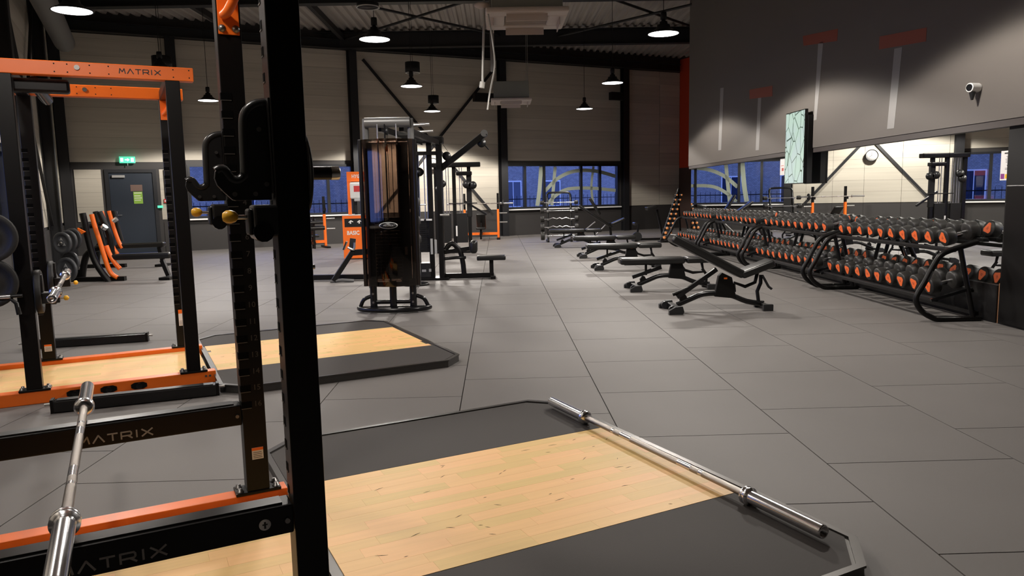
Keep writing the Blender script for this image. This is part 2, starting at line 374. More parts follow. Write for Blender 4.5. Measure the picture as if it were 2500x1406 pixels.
# painted graphics on the bulkhead: pale strokes with red blocks
STRIP = nmat('pale_grey_paint_stroke', (.27, .26, .25), .6); BLOCK = nmat('red_brown_paint_block', (.26, .06, .035), .6)
XB = XM-.07
def bulk_quad(pts, mat, nm):
    vs = []
    for x, yy in pts:
        d = FW*FPX+RT*(x-1250)-UP*(yy-703); p = Vector((0, 0, CAMH))+d*(XB/d.x); vs.append(p)
    mb = MB(); vs2 = [p+Vector((-.003, 0, 0)) for p in vs]; n = 4
    mb.add(vs+vs2, [(0,1,2,3),(7,6,5,4),(0,4,5,1),(1,5,6,2),(2,6,7,3),(3,7,4,0)]); mb.build(nm, mat, wr)
for q in [[(1759,215),(1767,214),(1761,366),(1754,367)], [(1851,238),(1859,237),(1853,366),(1845,367)], [(1998,104),(2010,101),(1994,292),(1987,294)], [(2184,119),(2203,115),(2183,313),(2166,315)]]: bulk_quad(q, STRIP, 'painted_stroke')
for q in [[(1830,219),(1886,209),(1886,235),(1830,242)], [(1960,88),(2046,70),(2044,100),(1962,112)], [(2148,89),(2263,67),(2261,101),(2146,121)]]: bulk_quad(q, BLOCK, 'painted_block')
# door
dr = MB(); a, b = L2(-12.02), L2(-10.72)
dr.box((a, -.04, 0), (a+.1, .1, 2.36)).box((b-.1, -.04, 0), (b, .1, 2.36)).box((a+.1, -.04, 2.27), (b-.1, .1, 2.36)); door = dr.build('door_1', FRAME); door.location = wb.location; door.rotation_euler = wb.rotation_euler; tag(door, kind='structure')
MB().box((a+.1, 0, 0.01), (b-.1, .05, 2.27)).build('door_leaf', NAVY, door, bevel=.005)
MB().box((a+.18, -.07, 2.13), (a+.50, 0, 2.20)).build('door_closer', SILVER, door, bevel=.006)
h = MB().box((a+.20, -.012, .98), (a+.24, 0, 1.20)); h.cyl((a+.22, 0, 1.09), (a+.22, -.06, 1.09), .009).cyl((a+.22, -.055, 1.09), (a+.36, -.055, 1.09), .009); h.build('door_handle', STEEL, door)
MB().box((a+.62, -.008, 1.75), (a+.92, 0, 1.93)).build('door_sign', nmat('brown_plate', (.16, .10, .08), .5), door)
g = MB().box((a+.68, -.012, 1.40), (a+.91, -.008, 1.735)).build('door_notice', GREEN, door)
mb = MB()
for i, z in enumerate((1.69, 1.61, 1.55, 1.49)): mb.box((a+.70, -.0135, z), (a+.89-.03*(i % 2), -.012, z+.018))
mb.build('printed_lines', PAPER, g)
# columns, braces and beams
def steel_h(p, q, wd, dp, ax):        # H section between two points; ax = flange direction
    mb = MB(); p, q = Vector(p), Vector(q); ax = Vector(ax).normalized()
    mb.bar(p+ax*dp/2, q+ax*dp/2, wd, .02, ax).bar(p-ax*dp/2, q-ax*dp/2, wd, .02, ax).bar(p, q, .014, dp-.02, ax); return mb
places = ['left of the long left window', 'between the left window and the cross-braced bay', 'left of the right-hand window', 'right of the right-hand window']
for s, wd in zip(cols_b, places):
    o = steel_h(WP(s, -.14, 0), WP(s, -.14, 6.0), .24, .20, VWv).build('steel_column', BEAM); tag(o, 'black steel H column on the back wall '+wd, 'column')
o = steel_h(WP(S_L+.16, -.16, 0), WP(S_L+.16, -.16, 6.0), .24, .22, VWv).build('steel_column', BEAM); tag(o, 'black steel column in the far left corner', 'column')
for s, wd in ((3.75, 'on the left wall nearest the corner'), (9.05, 'on the left wall behind the rear rack'), (14.0, 'on the left wall beside the first rack')):
    o = steel_h(LP(s, .15, 0), LP(s, .15, 6.0), .24, .22, Vector((CW, SW, 0))).build('steel_column', BEAM); tag(o, 'black steel H column '+wd, 'column')
def beam(p, q, dp, label, nm='roof_beam', wd=.2):
    o = steel_h(p, q, wd, dp, (0, 0, 1)).build(nm, BEAM); tag(o, label, 'beam'); return o
beam((-13.5, 18.4, 6.24), (XM+3, 18.4, 6.24), .46, 'black steel roof beam crossing the top of the picture, nearer one', wd=.26)
beam((-7.3, 23.75, 6.24), (XM+4.5, 23.75, 6.24), .46, 'black steel roof beam crossing in front of the back wall, farther one', wd=.26)
beam((-10.6, 13.0, 6.24), (XM, 13.0, 6.24), .46, 'black steel roof beam above the cable machines', wd=.26)
beam((-7.9, 7.4, 6.24), (XM, 7.4, 6.24), .46, 'black steel roof beam above the racks', wd=.26)
beam(WP(S_L+.2, -.2, 6.14), WP(S_R-.2, -.2, 6.14), .24, 'black eaves beam along the top of the back wall', 'eaves_beam')
beam(LP(.2, .2, 6.14), LP(18, .2, 6.14), .24, 'black eaves beam along the top of the left wall', 'eaves_beam')
def rod(pts, r, lab, nm='cross_brace', mat=BEAM, cat='brace', n=8):
    o = MB().tube(pts, r, n).build(nm, mat); tag(o, lab, cat); return o
XC = (-2.30, 3.18)
xb = empty('cross_brace', WP(XC[0], -.10, 0), TW, 'black flat-bar X brace on the back wall between the two windows', 'brace')
for dx, dz0, dz1, yy in ((1, .88, 5.8, -.02), (-1, .88, 5.8, .02)):
    p = Vector((dx*2.0, yy, .88)); q = Vector((-dx*2.30, yy, 5.75)); MB().bar(p, q, .09, .02, (0, 1, 0)).build('brace_bar', BEAM, xb)
xl = empty('cross_brace', LP(6.35, .10, 0), LROT, 'thin black double X brace on the left wall behind the far rack', 'brace')
for dx in (1, -1):
    for e in (-.05, .05): MB().bar((dx*2.4+e, e*.4, .95), (-dx*2.4+e, e*.4, 5.7), .03, .03, (0, 1, 0)).build('brace_bar', BEAM, xl)
for k, (x0, x1, y0, y1) in enumerate([(-4.6, .2, 18.4, 23.7), (2.0, 6.6, 18.4, 23.7)]):
    e = empty('roof_brace', ((x0+x1)/2, (y0+y1)/2, 6.3), 0, 'black X brace between the two roof beams, '+('left of' if k == 0 else 'right of')+' the air conditioners', 'brace')
    hx, hy = (x1-x0)/2, (y1-y0)/2
    MB().cyl((-hx, -hy, .03), (hx, hy, .03), .035, 8).build('brace_bar', BEAM, e); MB().cyl((-hx, hy, -.04), (hx, -hy, -.04), .035, 8).build('brace_bar', BEAM, e)
for k, (x, y0, y1) in enumerate([(-4.6, 18.4, 23.6), (6.2, 18.4, 25), (-7.5, 18.4, 22)]):
    o = MB().bar((x, y0, 6.30), (x, y1, 6.30), .12, .16).build('purlin', BEAM); tag(o, 'black purlin between the roof beams '+['above the left wall-window column', 'at the far right corner', 'above the emergency door'][k], 'beam')
# duct near the left wall, with spring hanger
o = MB().tube([LP(3.2, .62, 5.15), LP(18, .62, 5.15)], .22, 20).build('round_duct', DUCT); tag(o, 'round grey ventilation duct running along the left wall near the roof', 'duct')
# ------------------------------------------------------------------ outside
gr = MB().box((-40, 26, -.4), (60, 60, -.3)).build('street_ground', nmat('asphalt', (.10, .10, .10), .9)); gr.location.y = 6; tag(gr, kind='structure')
bl = empty('brick_building', WP(0, 12, 0), TW, 'brick building with dark windows seen through the back windows', 'building')
MB().box((-22, 0, -.3), (22, .4, 3.05)).build('brick_wall', BRICK, bl)
MB().box((-22, -.05, 3.05), (22, .5, 3.3)).build('gutter', FRAME, bl)
MB().box((-22, .3, 3.3), (22, 6, 3.6)).build('roof', nmat('pale_roof', (.30, .3, .3), .9), bl)
for s in (-14, -10.5, -7, .9, 3.8, 6.6, 9):
    wq = MB().box((s-.5, -.03, .75), (s+.5, .02, .82)).box((s-.5, -.03, 2.1), (s+.5, .02, 2.17)).box((s-.5, -.03, .82), (s-.44, .02, 2.1)).box((s+.44, -.03, .82), (s+.5, .02, 2.1)).box((s-.02, -.03, .82), (s+.02, .02, 2.1)).build('building_window', WHITE, bl)
    MB().box((s-.44, -.012, .82), (s+.44, -.004, 2.1)).build('window_pane', nmat('dark_far_glass', (.02, .03, .06), .1), wq)
fe = empty('railing_fence', WP(0, 5, 0), TW, 'dark vertical-bar metal fence outside the back windows', 'fence')
MB().box((-14, -.015, 1.22), (10, .015, 1.26)).build('top_rail', FRAME, fe); MB().box((-14, -.015, .0), (10, .015, .04)).build('bottom_rail', FRAME, fe)
barm = None
for i in range(110):
    s = -13.5+i*.21
    if barm is None: o = MB().tube([(0, 0, -.3), (0, 0, 1.38)], .011, 6).build('fence_bar', FRAME, fe); barm = o
    else: o = barm.copy(); COL.objects.link(o); o.parent = fe
    o.location = (s, 0, 0)
# ------------------------------------------------------------------ pendant lamps
def make_lamp():
    r = empty('pendant_lamp')
    MB().lathe([(.0, .22), (.03, .22), (.035, .20), (.06, .19), (.065, .15), (.10, .14), (.11, .10), (.17, .05), (.25, .01), (.255, 0), (.245, 0), (.16, .045), (.06, .10), (0, .10)], n=28).build('lamp_shade', BLACKM, r)
    MB().lathe([(.0, .012), (.244, .012), (.244, .003), (0, .003)], n=28).build('diffuser', LED, r)
    MB().lathe([(0, .34), (.045, .34), (.05, .30), (.05, .22), (0, .22)], n=16).build('lamp_driver', BLACKM, r)
    MB().cyl((0, 0, .34), (0, 0, 2.45), .006, 6).build('cord', BLACKM, r)
    return r
def wide_beam(ld):                    # batwing distribution of a wide high-bay lamp: stronger towards the sides than straight down
    ld.use_nodes = True; N = ld.node_tree.nodes; L = ld.node_tree.links; em = N['Emission']
    g = N.new('ShaderNodeNewGeometry'); sp = N.new('ShaderNodeSeparateXYZ'); ab = N.new('ShaderNodeMath'); ab.operation = 'ABSOLUTE'
    ma = N.new('ShaderNodeMath'); ma.operation = 'MULTIPLY_ADD'; ma.inputs[1].default_value = -2.3; ma.inputs[2].default_value = 3.0
    L.new(g.outputs['Incoming'], sp.inputs[0]); L.new(sp.outputs['Z'], ab.inputs[0]); L.new(ab.outputs[0], ma.inputs[0]); L.new(ma.outputs[0], em.inputs['Strength'])
lamp0 = make_lamp(); used = False
LAMPS = [(-1.87, 22.69, 'farthest of the three left of the air conditioners', 1.75), (-1.90, 17.53, 'middle of the three left of the air conditioners', 0.8), (-1.90, 12.35, 'largest of the three left of the air conditioners', 0.75),
 (2.69, 22.77, 'farthest of the three on the right', 1.1), (2.73, 17.57, 'middle one of the three on the right', 0.85), (2.73, 12.28, 'largest of the three on the right', 1),
 (-5.52, 10.25, 'large one at the top left corner', 0.45), (-7.24, 19.39, 'small one seen between the racks', 1.15), (-6.40, 14.8, 'one hidden behind the first rack post', 0.5),
 (-1.9, 7.2, 'overhead outside the picture above the second platform', 0.55), (2.73, 7.1, 'overhead outside the picture above the nearest bench', 1), (-1.9, 2.1, 'overhead outside the picture above the nearest rack', 0.42), (-4.3, 5.0, 'overhead outside the picture above the second rack', 0.3)]
for i, (x, y, lb, fac) in enumerate(LAMPS):
    o = lamp0 if not used else copy_tree(lamp0); used = True
    o.location = (x, y, 3.95); tag(o, 'black bell-shaped pendant lamp, '+lb, 'lamp', 'pendant lamps under the roof')
    ld = bpy.data.lights.new('lamp_light', 'SPOT'); ld.energy = LAMP_W*fac; ld.color = LAMP_COL; ld.spot_size = math.radians(146); ld.spot_blend = .10; ld.shadow_soft_size = .20; wide_beam(ld)
    lo = bpy.data.objects.new('lamp_light', ld); COL.objects.link(lo); lo.parent = o; lo.location = (0, 0, -.03)
# spare black drum speakers above lamps
for i, (px_, py_, Y, r) in enumerate([(1007, 165, 18.2, .175), (1058, 243, 23.35, .165), (395, 152, 16.4, .20)]):
    p = at(px_, py_, Y); e = empty('drum_speaker', p, 0, 'black drum-shaped hanging speaker '+['above the middle left pendant lamp', 'above the farthest left pendant lamp', 'behind the orange top beam of the far rack'][i], 'speaker')
    MB().lathe([(0, .12), (r, .12), (r, -.12), (0, -.12)], n=24).build('speaker_body', BLACKM, e); MB().lathe([(r*.86, -.121), (r*1.0, -.121), (r*1.0, -.128), (r*.86, -.128), (r*.86, -.121)], n=24).build('ring', SILVER, e)
    MB().cyl((0, 0, .12), (0, 0, 6.55-p.z), .005, 6).build('cord', BLACKM, e)
p = at(898, 17, 12.0); e = empty('ceiling_speaker', p, 0, 'flat round dark fixture with a grey rim near the top centre', 'speaker')
MB().lathe([(0, .05), (.17, .05), (.17, 0), (0, 0)], n=24).build('speaker_body', BLACKM, e); MB().lathe([(.16, -.001), (.182, -.001), (.182, -.012), (.16, -.012), (.16, -.001)], n=24).build('ring', SILVER, e)
MB().cyl((0, 0, .05), (0, 0, 6.55-p.z), .005, 6).build('cord', BLACKM, e)
for i, (px_, py_, s, w_) in enumerate([(1170, 240, -.58, .36), (1492, 237, 4.79, .28)]):
    z = (4.70, 4.95)[i]; o = MB().box((-w_, -.2, -.14), (w_, 0, .14)).build('wall_box', BLACKM, bevel=.01); o.location = WP(s, -.26, z); o.rotation_euler.z = TW
    tag(o, 'black speaker box high on the back wall '+['behind the small air conditioner', 'below the middle right pendant lamp'][i], 'speaker')
# ------------------------------------------------------------------ air conditioners
for i, (xc, yc, z) in enumerate([(.375, 8.77, 3.40), (.37, 17.15, 3.50)]):
    e = empty('air_conditioner', (xc, yc, z), 0, ['large', 'small far'][i]+' ceiling cassette air conditioner hanging from the roof, flaps open, '+['nearer one', 'farther one'][i], 'air conditioner')
    MB().box((-.39, -.39, .05), (.39, .39, .42)).build('casing', nmat('galvanised_casing', (.20, .20, .17), .6), e, bevel=.01)
    fr = MB(); a = .455; b_ = .24
    fr.box((-a, -a, 0), (a, -b_, .055)).box((-a, b_, 0), (a, a, .055)).box((-a, -b_, 0), (-b_, b_, .055)).box((b_, -b_, 0), (a, b_, .055)); fr.build('face_panel', OFFW, e, bevel=.02)
    for k in range(11): 
        yk = -.22+k*.044; MB().box((-.235, yk-.006, .012), (.235, yk+.006, .020)).build('grille_slat', OFFW, e)
    MB().box((-.235, -.235, .03), (.235, .235, .05)).build('grille_back', BLACKM, e)
    for sx, sy in ((0, -1), (0, 1), (1, 0), (-1, 0)):
        if sx == 0: MB().box((-.225, -.004, -.075), (.225, .004, .0)).build('air_flap', OFFW, e, loc=(0, sy*.36, 0))
        else: MB().box((-.004, -.2, -.085), (.004, .2, .0)).build('air_flap', OFFW, e, loc=(sx*.37, 0, 0))
    for sx in (-.37, .37):
        for sy in (-.36, .36): MB().cyl((sx, sy, .42), (sx, sy, 6.55-z), .006, 6).build('hanger_rod', STEEL, e)
GW = nmat('grey_conduit', (.40, .39, .36), .5)
p = lambda x, y, Y=8.9: at(x, y, Y)
o = MB().tube([Vector((p(1182, 10).x, 8.9, 6.55)), p(1182, 10), p(1178, 208)], .014, 10).tube([p(1178, 200), p(1176, 215)], .032, 10).build('drain_pipe', GW); tag(o, 'straight white drop pipe with a flared end left of the large air conditioner', 'pipe')
o = MB().bar(Vector((p(1197, 30, 9.3).x, 9.3, 6.55)), p(1203, 175, 9.3), .05, .04).build('cable_tray', DUCT); tag(o, 'flat grey vertical cable tray beside the drop pipe', 'cable tray')
o = MB().tube(smooth_path([Vector((-.05, 8.40, 3.41)), p(1204, 110, 8.4), p(1208, 160, 8.6), p(1200, 205, 8.8), p(1195, 230, 8.9), p(1190, 268, 8.9)], 4), .009, 8).build('cable', GW); tag(o, 'loose pale cable hanging below the large air conditioner', 'cable')
o = MB().lathe([(.0, .03), (.09, .02), (.10, 0), (.05, -.03), (0, -.03)], p(1178, 14), n=16).build('pipe_bracket', OFFW); tag(o, 'beige cup-shaped fitting at the top of the drop pipe', 'fitting')
# ------------------------------------------------------------------ security camera
pc = Vector((XB, 8.0, 2.60)); q = at(2385, 214, 8.0)
d_ = FW*FPX+RT*(2392-1250)-UP*(214-703); q = Vector((0, 0, CAMH))+d_*(XB/d_.x)
e = empty('security_camera', q, 0, 'white cylindrical security camera mounted on the grey bulkhead', 'camera')
MB().tube([(-.02, 0, 0), (-.13, -.03, 0)], .048, 18).tube([(0, 0, 0), (-.02, 0, 0)], .04, 16).build('camera_body', WHITE, e)
MB().tube([(-.131, -.03, 0), (-.136, -.032, 0)], .036, 16).build('lens', BLACKG, e)
MB().tube([(-.09, -.02, -.05), (-.09, -.02, -.13)], [.034, .012], 14).build('mount_cone', PLAST, e)
# ------------------------------------------------------------------ screen
tv = empty('display_screen', (XM-.20, 12.25, 2.2), 0, 'tall portrait display screen with a green cell pattern on the grey bulkhead', 'screen')
def ratioY(x, X): 
    d = FW*FPX+RT*(x-1250)-UP*(360-703); return X*d.y/d.x
XT = XM-.20; ya, yb = ratioY(1963.5, XT), ratioY(1917, XT); 
za = CAMH+ (467-276)*ya/FPX*1.0; zb = 1.4464+(461-449)*ya/FPX
tv.location = (XT, (ya+yb)/2, (za+zb)/2); hw, hh = (yb-ya)/2, (za-zb)/2
MB().box((0, -hw, -hh), (.05, hw, hh)).build('screen_housing', BLACKG, tv, bevel=.004)
MB().box((.05, -hw-.02, -hh+.01), (.13, hw*.9, hh-.10)).build('wall_mount', BLACKM, tv)
def cell_mat():
    m = bpy.data.materials.new('cell_pattern_screen'); m.use_nodes = True; N = m.node_tree.nodes; L = m.node_tree.links; b = N['Principled BSDF']; b.inputs['Base Color'].default_value = (0, 0, 0, 1); b.inputs['Roughness'].default_value = .2
    tc = N.new('ShaderNodeTexCoord'); mp = N.new('ShaderNodeMapping'); mp.inputs['Scale'].default_value = (1, 5.2, 3.4); v = N.new('ShaderNodeTexVoronoi'); v.feature = 'DISTANCE_TO_EDGE'; v.inputs['Scale'].default_value = 1
    nz = N.new('ShaderNodeTexNoise'); nz.inputs['Scale'].default_value = 3; cr = N.new('ShaderNodeValToRGB'); cr.color_ramp.elements[0].color = (.05, .09, .06, 1); cr.color_ramp.elements[0].position = .01; cr.color_ramp.elements[1].color = (.62, .74, .68, 1); cr.color_ramp.elements[1].position = .035
    c2 = N.new('ShaderNodeMix'); c2.data_type = 'RGBA'; c2.blend_type = 'MULTIPLY'; c2.inputs[0].default_value = 1
    c3 = N.new('ShaderNodeValToRGB'); c3.color_ramp.elements[0].color = (.92, 1, .93, 1); c3.color_ramp.elements[1].color = (.95, .97, 1, 1); c3.color_ramp.elements[0].position = .4; c3.color_ramp.elements[1].position = .6
    L.new(tc.outputs['Object'], mp.inputs[0]); L.new(mp.outputs[0], v.inputs['Vector']); L.new(v.outputs[0], cr.inputs[0]); L.new(tc.outputs['Object'], nz.inputs[0]); L.new(nz.outputs[0], c3.inputs[0])
    L.new(cr.outputs[0], c2.inputs[6]); L.new(c3.outputs[0], c2.inputs[7]); L.new(c2.outputs[2], b.inputs['Emission Color']); b.inputs['Emission Strength'].default_value = .95
    return m
MB().box((-.002, -hw+.015, -hh+.015), (0, hw-.015, hh-.015)).build('screen_picture', cell_mat(), tv)
# posters on the mirror
def poster(x0, x1, y0, y1, lab, kind):
    X = XM-.004; Ya, Yb = ratioY(x1, X), ratioY(x0, X); zt = CAMH+((474.7-.02018*((x0+x1)/2-1250))-y0)*((Ya+Yb)/2)/FPX; zb_ = CAMH+((474.7-.02018*((x0+x1)/2-1250))-y1)*((Ya+Yb)/2)/FPX
    e = empty('notice_poster', (X, (Ya+Yb)/2, (zt+zb_)/2), 0, lab, 'poster'); hw, hh = (Yb-Ya)/2, (zt-zb_)/2
    MB().box((-.002, -hw, -hh), (0.001, hw, hh)).build('paper_sheet', PAPER, e)
    mb = MB()
    if kind == 0:
        mb.box((-.003, -hw*.55, hh*.78), (-.002, hw*.55, hh*.88))
        for i, (wd, z) in enumerate([(.3, .62), (.22, .52), (.4, .42), (.35, .32), (.35, .22), (.15, .12), (.18, 0), (.4, -.18), (.4, -.26)]): mb.box((-.003, -hw*wd, hh*(z-.015-.02*(i == 6))), (-.002, hw*wd, hh*(z+.015+.02*(i == 6))))
        mb.build('printed_lines', DARKP, e)
        mb = MB().box((-.003, hw*.45, -hh*.9), (-.002, hw*.92, -hh*.55)).box((-.003, -hw*.85, -hh*.88), (-.002, -hw*.1, -hh*.58)); mb.build('printed_bag', PURP, e)
        MB().box((-.003, 0, -hh*.88), (-.002, hw*.36, -hh*.58)).build('printed_bottle', YEL, e)
    else:
        mb.box((-.003, -hw*.6, -hh*.5), (-.002, hw*.2, -hh*.15)).box((-.003, -hw*.6, hh*.1), (-.002, hw*.6, hh*.16)); mb.build('printed_lines', nmat('red_print', (.5, .08, .06), .6), e)
poster(2446, 2485, 368, 440, 'white notice poster with purple and yellow print on the mirror, far right edge', 0)
poster(1906, 1917, 388, 428, 'white and red notice partly behind the tall display screen', 1)
# wall clock, exit sign, alarm
ck = empty('wall_clock', WP(-2.40, -.14, 2.50), TW, 'round white wall clock with a dark rim under the brace crossing on the back wall', 'clock')
MB().lathe([(0, 0), (.19, 0), (.20, -.02), (.20, -.06), (.18, -.065), (.18, -.05), (0, -.05)], ax='y', n=32).build('clock_rim', BLACKM, ck)
MB().lathe([(0, -.051), (.178, -.051), (.178, -.054), (0, -.054)], ax='y', n=32).build('clock_face', WHITE, ck)
MB().bar((0, -.057, 0), (.07, -.057, -.05), .010, .003, (0, 1, 0)).build('hour_hand', DARKP, ck); MB().bar((0, -.060, -.02), (.0, -.060, .14), .008, .003, (0, 1, 0)).build('minute_hand', DARKP, ck)
mb = MB()
for k in range(12): t = k*PI/6; mb.bar((.145*math.sin(t), -.055, .145*math.cos(t)), (.165*math.sin(t), -.055, .165*math.cos(t)), .006, .002, (0, 1, 0))
mb.build('hour_marks', DARKP, ck)
ex = empty('exit_sign', WP(-11.42, -.12, 2.62), TW, 'small green illuminated emergency exit sign above the navy door', 'sign')
MB().box((-.2, -.04, -.09), (.2, .04, .09)).build('sign_housing', EXITG, ex, bevel=.01)
mb = MB().box((-.17, -.043, -.05), (-.10, -.0405, .05)); mb.prism([(-.06, -.015), (0, -.015), (0, -.045), (.06, 0), (0, .045), (0, .015), (-.06, .015)], -.0405, -.043, lambda a, b, t: (a, t, b)); mb.box((.09, -.043, -.055), (.16, -.0405, .055)).build('exit_pictogram', EXITW, ex)
MB().cyl((0, 0, -.09), (0, 0, -.16), .01).build('bracket', SILVER, ex)
ws = empty('window_exit_sign', LP(11.3, .09, 2.20), LROT, 'small glowing blue-green sign in the left wall window at the picture edge', 'sign'); MB().box((-.15, 0, -.06), (.15, .03, .06)).build('sign_housing', EXITW, ws, bevel=.006)
fa = empty('fire_alarm', WP(-10.52, -.025, 1.46), TW, 'red manual call point on the pale panel right of the navy door', 'alarm')
MB().box((-.055, -.05, -.055), (.055, 0, .055)).build('alarm_box', RED, fa, bevel=.006); MB().box((-.035, -.052, -.02), (.035, -.0505, .02)).build('alarm_label', WHITE, fa); MB().box((-.014, -.03, .055), (.014, 0, .88)).build('conduit', BLACKM, fa)
o = MB().box((-.07, -.04, -.035), (.07, 0, .035)).build('door_release', EXITG, bevel=.006); o.location = WP(-10.68, -.05, 1.30); o.rotation_euler.z = TW; tag(o, 'small glowing green release button beside the navy door', 'button')
# ------------------------------------------------------------------ racks and lifting platforms
TR = math.radians(26.2); CR, SR = math.cos(TR), math.sin(TR)
UR = Vector((CR, SR, 0)); VR = Vector((-SR, CR, 0))
def RW(o, u, v, z=0): return Vector(o)+UR*u+VR*v+Vector((0, 0, z))
def upright(parent, u, v, slots, h=2.35, notch=True, nums=False):
    # slots: +1 / -1 which v-face the slots are cut in (0 none); slotted edge is the -u one
    wx, wy = .050, .05
    up_ = MB().box((-wx, -wy, .11), (wx, wy, h)).build('upright', BLACK, parent, bevel=.004, loc=(u, v, 0))
    if slots:
        s = slots; f0 = None
        for k in range(19):
            z = .515+k*.0762
            if f0 is None:
                mb = MB().box((-wx-.0015, s*(wy+.0015), -.010), (-.006, s*(wy-.03), .020)); f0 = mb.build('adjustment_slot', SLOT, up_)
                lip = MB().box((-wx-.002, s*(wy+.002), -.0135), (-.008, s*(wy-.0), -.010)); l0 = lip.build('slot_lip', LIPM, up_); l0.location.z = z; f0.location.z = z
            else:
                o = f0.copy(); COL.objects.link(o); o.parent = up_; o.location.z = z
                o = l0.copy(); COL.objects.link(o); o.parent = up_; o.location.z = z
            if nums and k < 16:
                text_mesh('slot_number', str(16-k), .036, GREYP if 0 else nmat_num, up_, (.02, s*(wy+.0008), z+.005), (PI/2, 0, 0 if s < 0 else PI), .0005)
    pl = MB().box((-wx-.05, -wy-.005, .095), (wx+.05, wy+.005, .11)).build('base_plate', BLACK, parent, bevel=.003, loc=(u, v, 0))
    for sx in (-1, 1):
        for sy in (-1, 1): MB().lathe([(0, .016), (.010, .016), (.013, .004), (.018, .002), (.018, 0)], (sx*(wx+.030), sy*(wy-.02), .11), n=10).build('bolt', BOLT, pl)
    return up_
nmat_num = nmat('engraved_number_grey', (.05, .045, .04), .5)
def jcup(parent, u, v, z, side=-1):
    # outline traced in (u, z); hook opens towards -u
    P = [(600,355),(540,365),(490,395),(460,435),(447,480),(441,600),(436,860),(425,890),(400,912),(370,918),(340,905),(318,870),(300,842),(275,835),(252,850),(245,900),(260,950),(300,1000),(350,1055),(370,1062),(605,1060)]
    k = .00128/3.123; pts = [((a-605)*k*1.08, (1060-b)*k) for a, b in P]
    c = MB().prism(pts, -.012, .012, lambda a, b, t: (a, t, b)).build('j_cup', PLAST, parent, bevel=.002, loc=(u, v, z))
    rib = [(a, 0, b) for a, b in pts[:15]]
    MB().tube(smooth_path([(p_[0]+.004, 0, p_[2]) for p_ in rib], 2), .0155, 8).build('edge_liner', LINER, c)
    MB().box((-.002, -.045, .02), (.02, .045, .30)).build('mount_plate', BLACK, c, bevel=.003)
    for a, b in ((365, 1015), (498, 1015), (545, 550), (575, 945)):
        MB().cyl(((a-605)*k*1.08, -.012, (1060-b)*k), ((a-605)*k*1.08, -.018, (1060-b)*k), .007, 10).build('bolt', BOLT, c)
    return c
def slider(parent, u, v, z, s=1):
    c = MB().box((-.055, -.05, -.05), (.02, .05, .045)).box((-.07, -.035, -.045), (-.055, .035, .035)).build('peg_holder', PLAST, parent, bevel=.008, loc=(u, v, z), )
    MB().tube([(-.03, -.055, -.035), (-.03, .055, -.035)], .03, 12).build('roller', BLACKG, c)
    MB().cyl((-.07, 0, .01), (-.10, 0, .01), .007, 8).build('knob_stem', STEEL, c)
    MB().lathe([(0, -.024), (.012, -.022), (.019, -.012), (.020, 0), (.016, .013), (.007, .021), (0, .022)], (-.115, 0, .012), ax='x', n=16).build('plunger_knob', YEL, c)
    return c
def spotter_beam(parent, u0, u1, v, z, name='safety_beam', word=True, wx=None, bolt=True):
    b = MB().box((u0, -.045, z-.095), (u1, .045, z)).build(name, BLACK, parent, bevel=.006, loc=(0, v, 0))
    MB().box((u0+.02, -.03, z), (u1-.03, .03, z+.006)).build('beam_liner', PLAST, b)
    if word: maker_word('lettering', .28, .030, GREYP, b, lambda a, c, t: (wx+a, -.0455-t, z-.076+c))
    MB().cyl((u1-.02, -.046, z-.05), (u1-.02, -.054, z-.05), .008, 10).build('bolt', BOLT, b)
    return b
def base_rail(parent, u0, u1, v, w=.095, ht=.095, pegs=(), mat=ORANGE):
    b = MB().box((u0, v-w/2, 0), (u1, v+w/2, ht)).build('base_rail', mat, parent, bevel=.005)
    for q in pegs:
        MB().prism([(q-.055, .035), (q-.03, .022), (q+.03, .022), (q+.055, .035), (q+.055, .060), (q+.03, .073), (q-.03, .073), (q-.055, .060)], v-w/2-.001, v-w/2-.008, lambda a, c, t: (a, t, c)).build('band_peg_plate', BLACK, b)
        MB().cyl((q, v-w/2-.008, .048), (q, v-w/2-.03, .048), .022, 14).cyl((q, v-w/2-.03, .048), (q, v-w/2-.034, .048), .012, 10).build('band_peg', BLACKG, b)
    return b
def warning_sticker(parent, x, y, z, tall=False, w=.028, hgt=.036):
    s = MB().box((x-w/2, y-.001, z), (x+w/2, y, z+hgt*(2 if tall else 1))).build('warning_sticker', PAPER, parent)
    MB().box((x-w/2, y-.0016, z+hgt*(2 if tall else 1)*.76), (x+w/2, y-.001, z+hgt*(2 if tall else 1))).build('orange_band', ORANGE, s)
    mb = MB()
    for k in range(4): mb.box((x-w*.4, y-.0016, z+hgt*(.12+.15*k)), (x+w*(.4-.05*(k % 2)), y-.001, z+hgt*(.16+.15*k)))
    mb.build('printed_lines', DARKP, s)
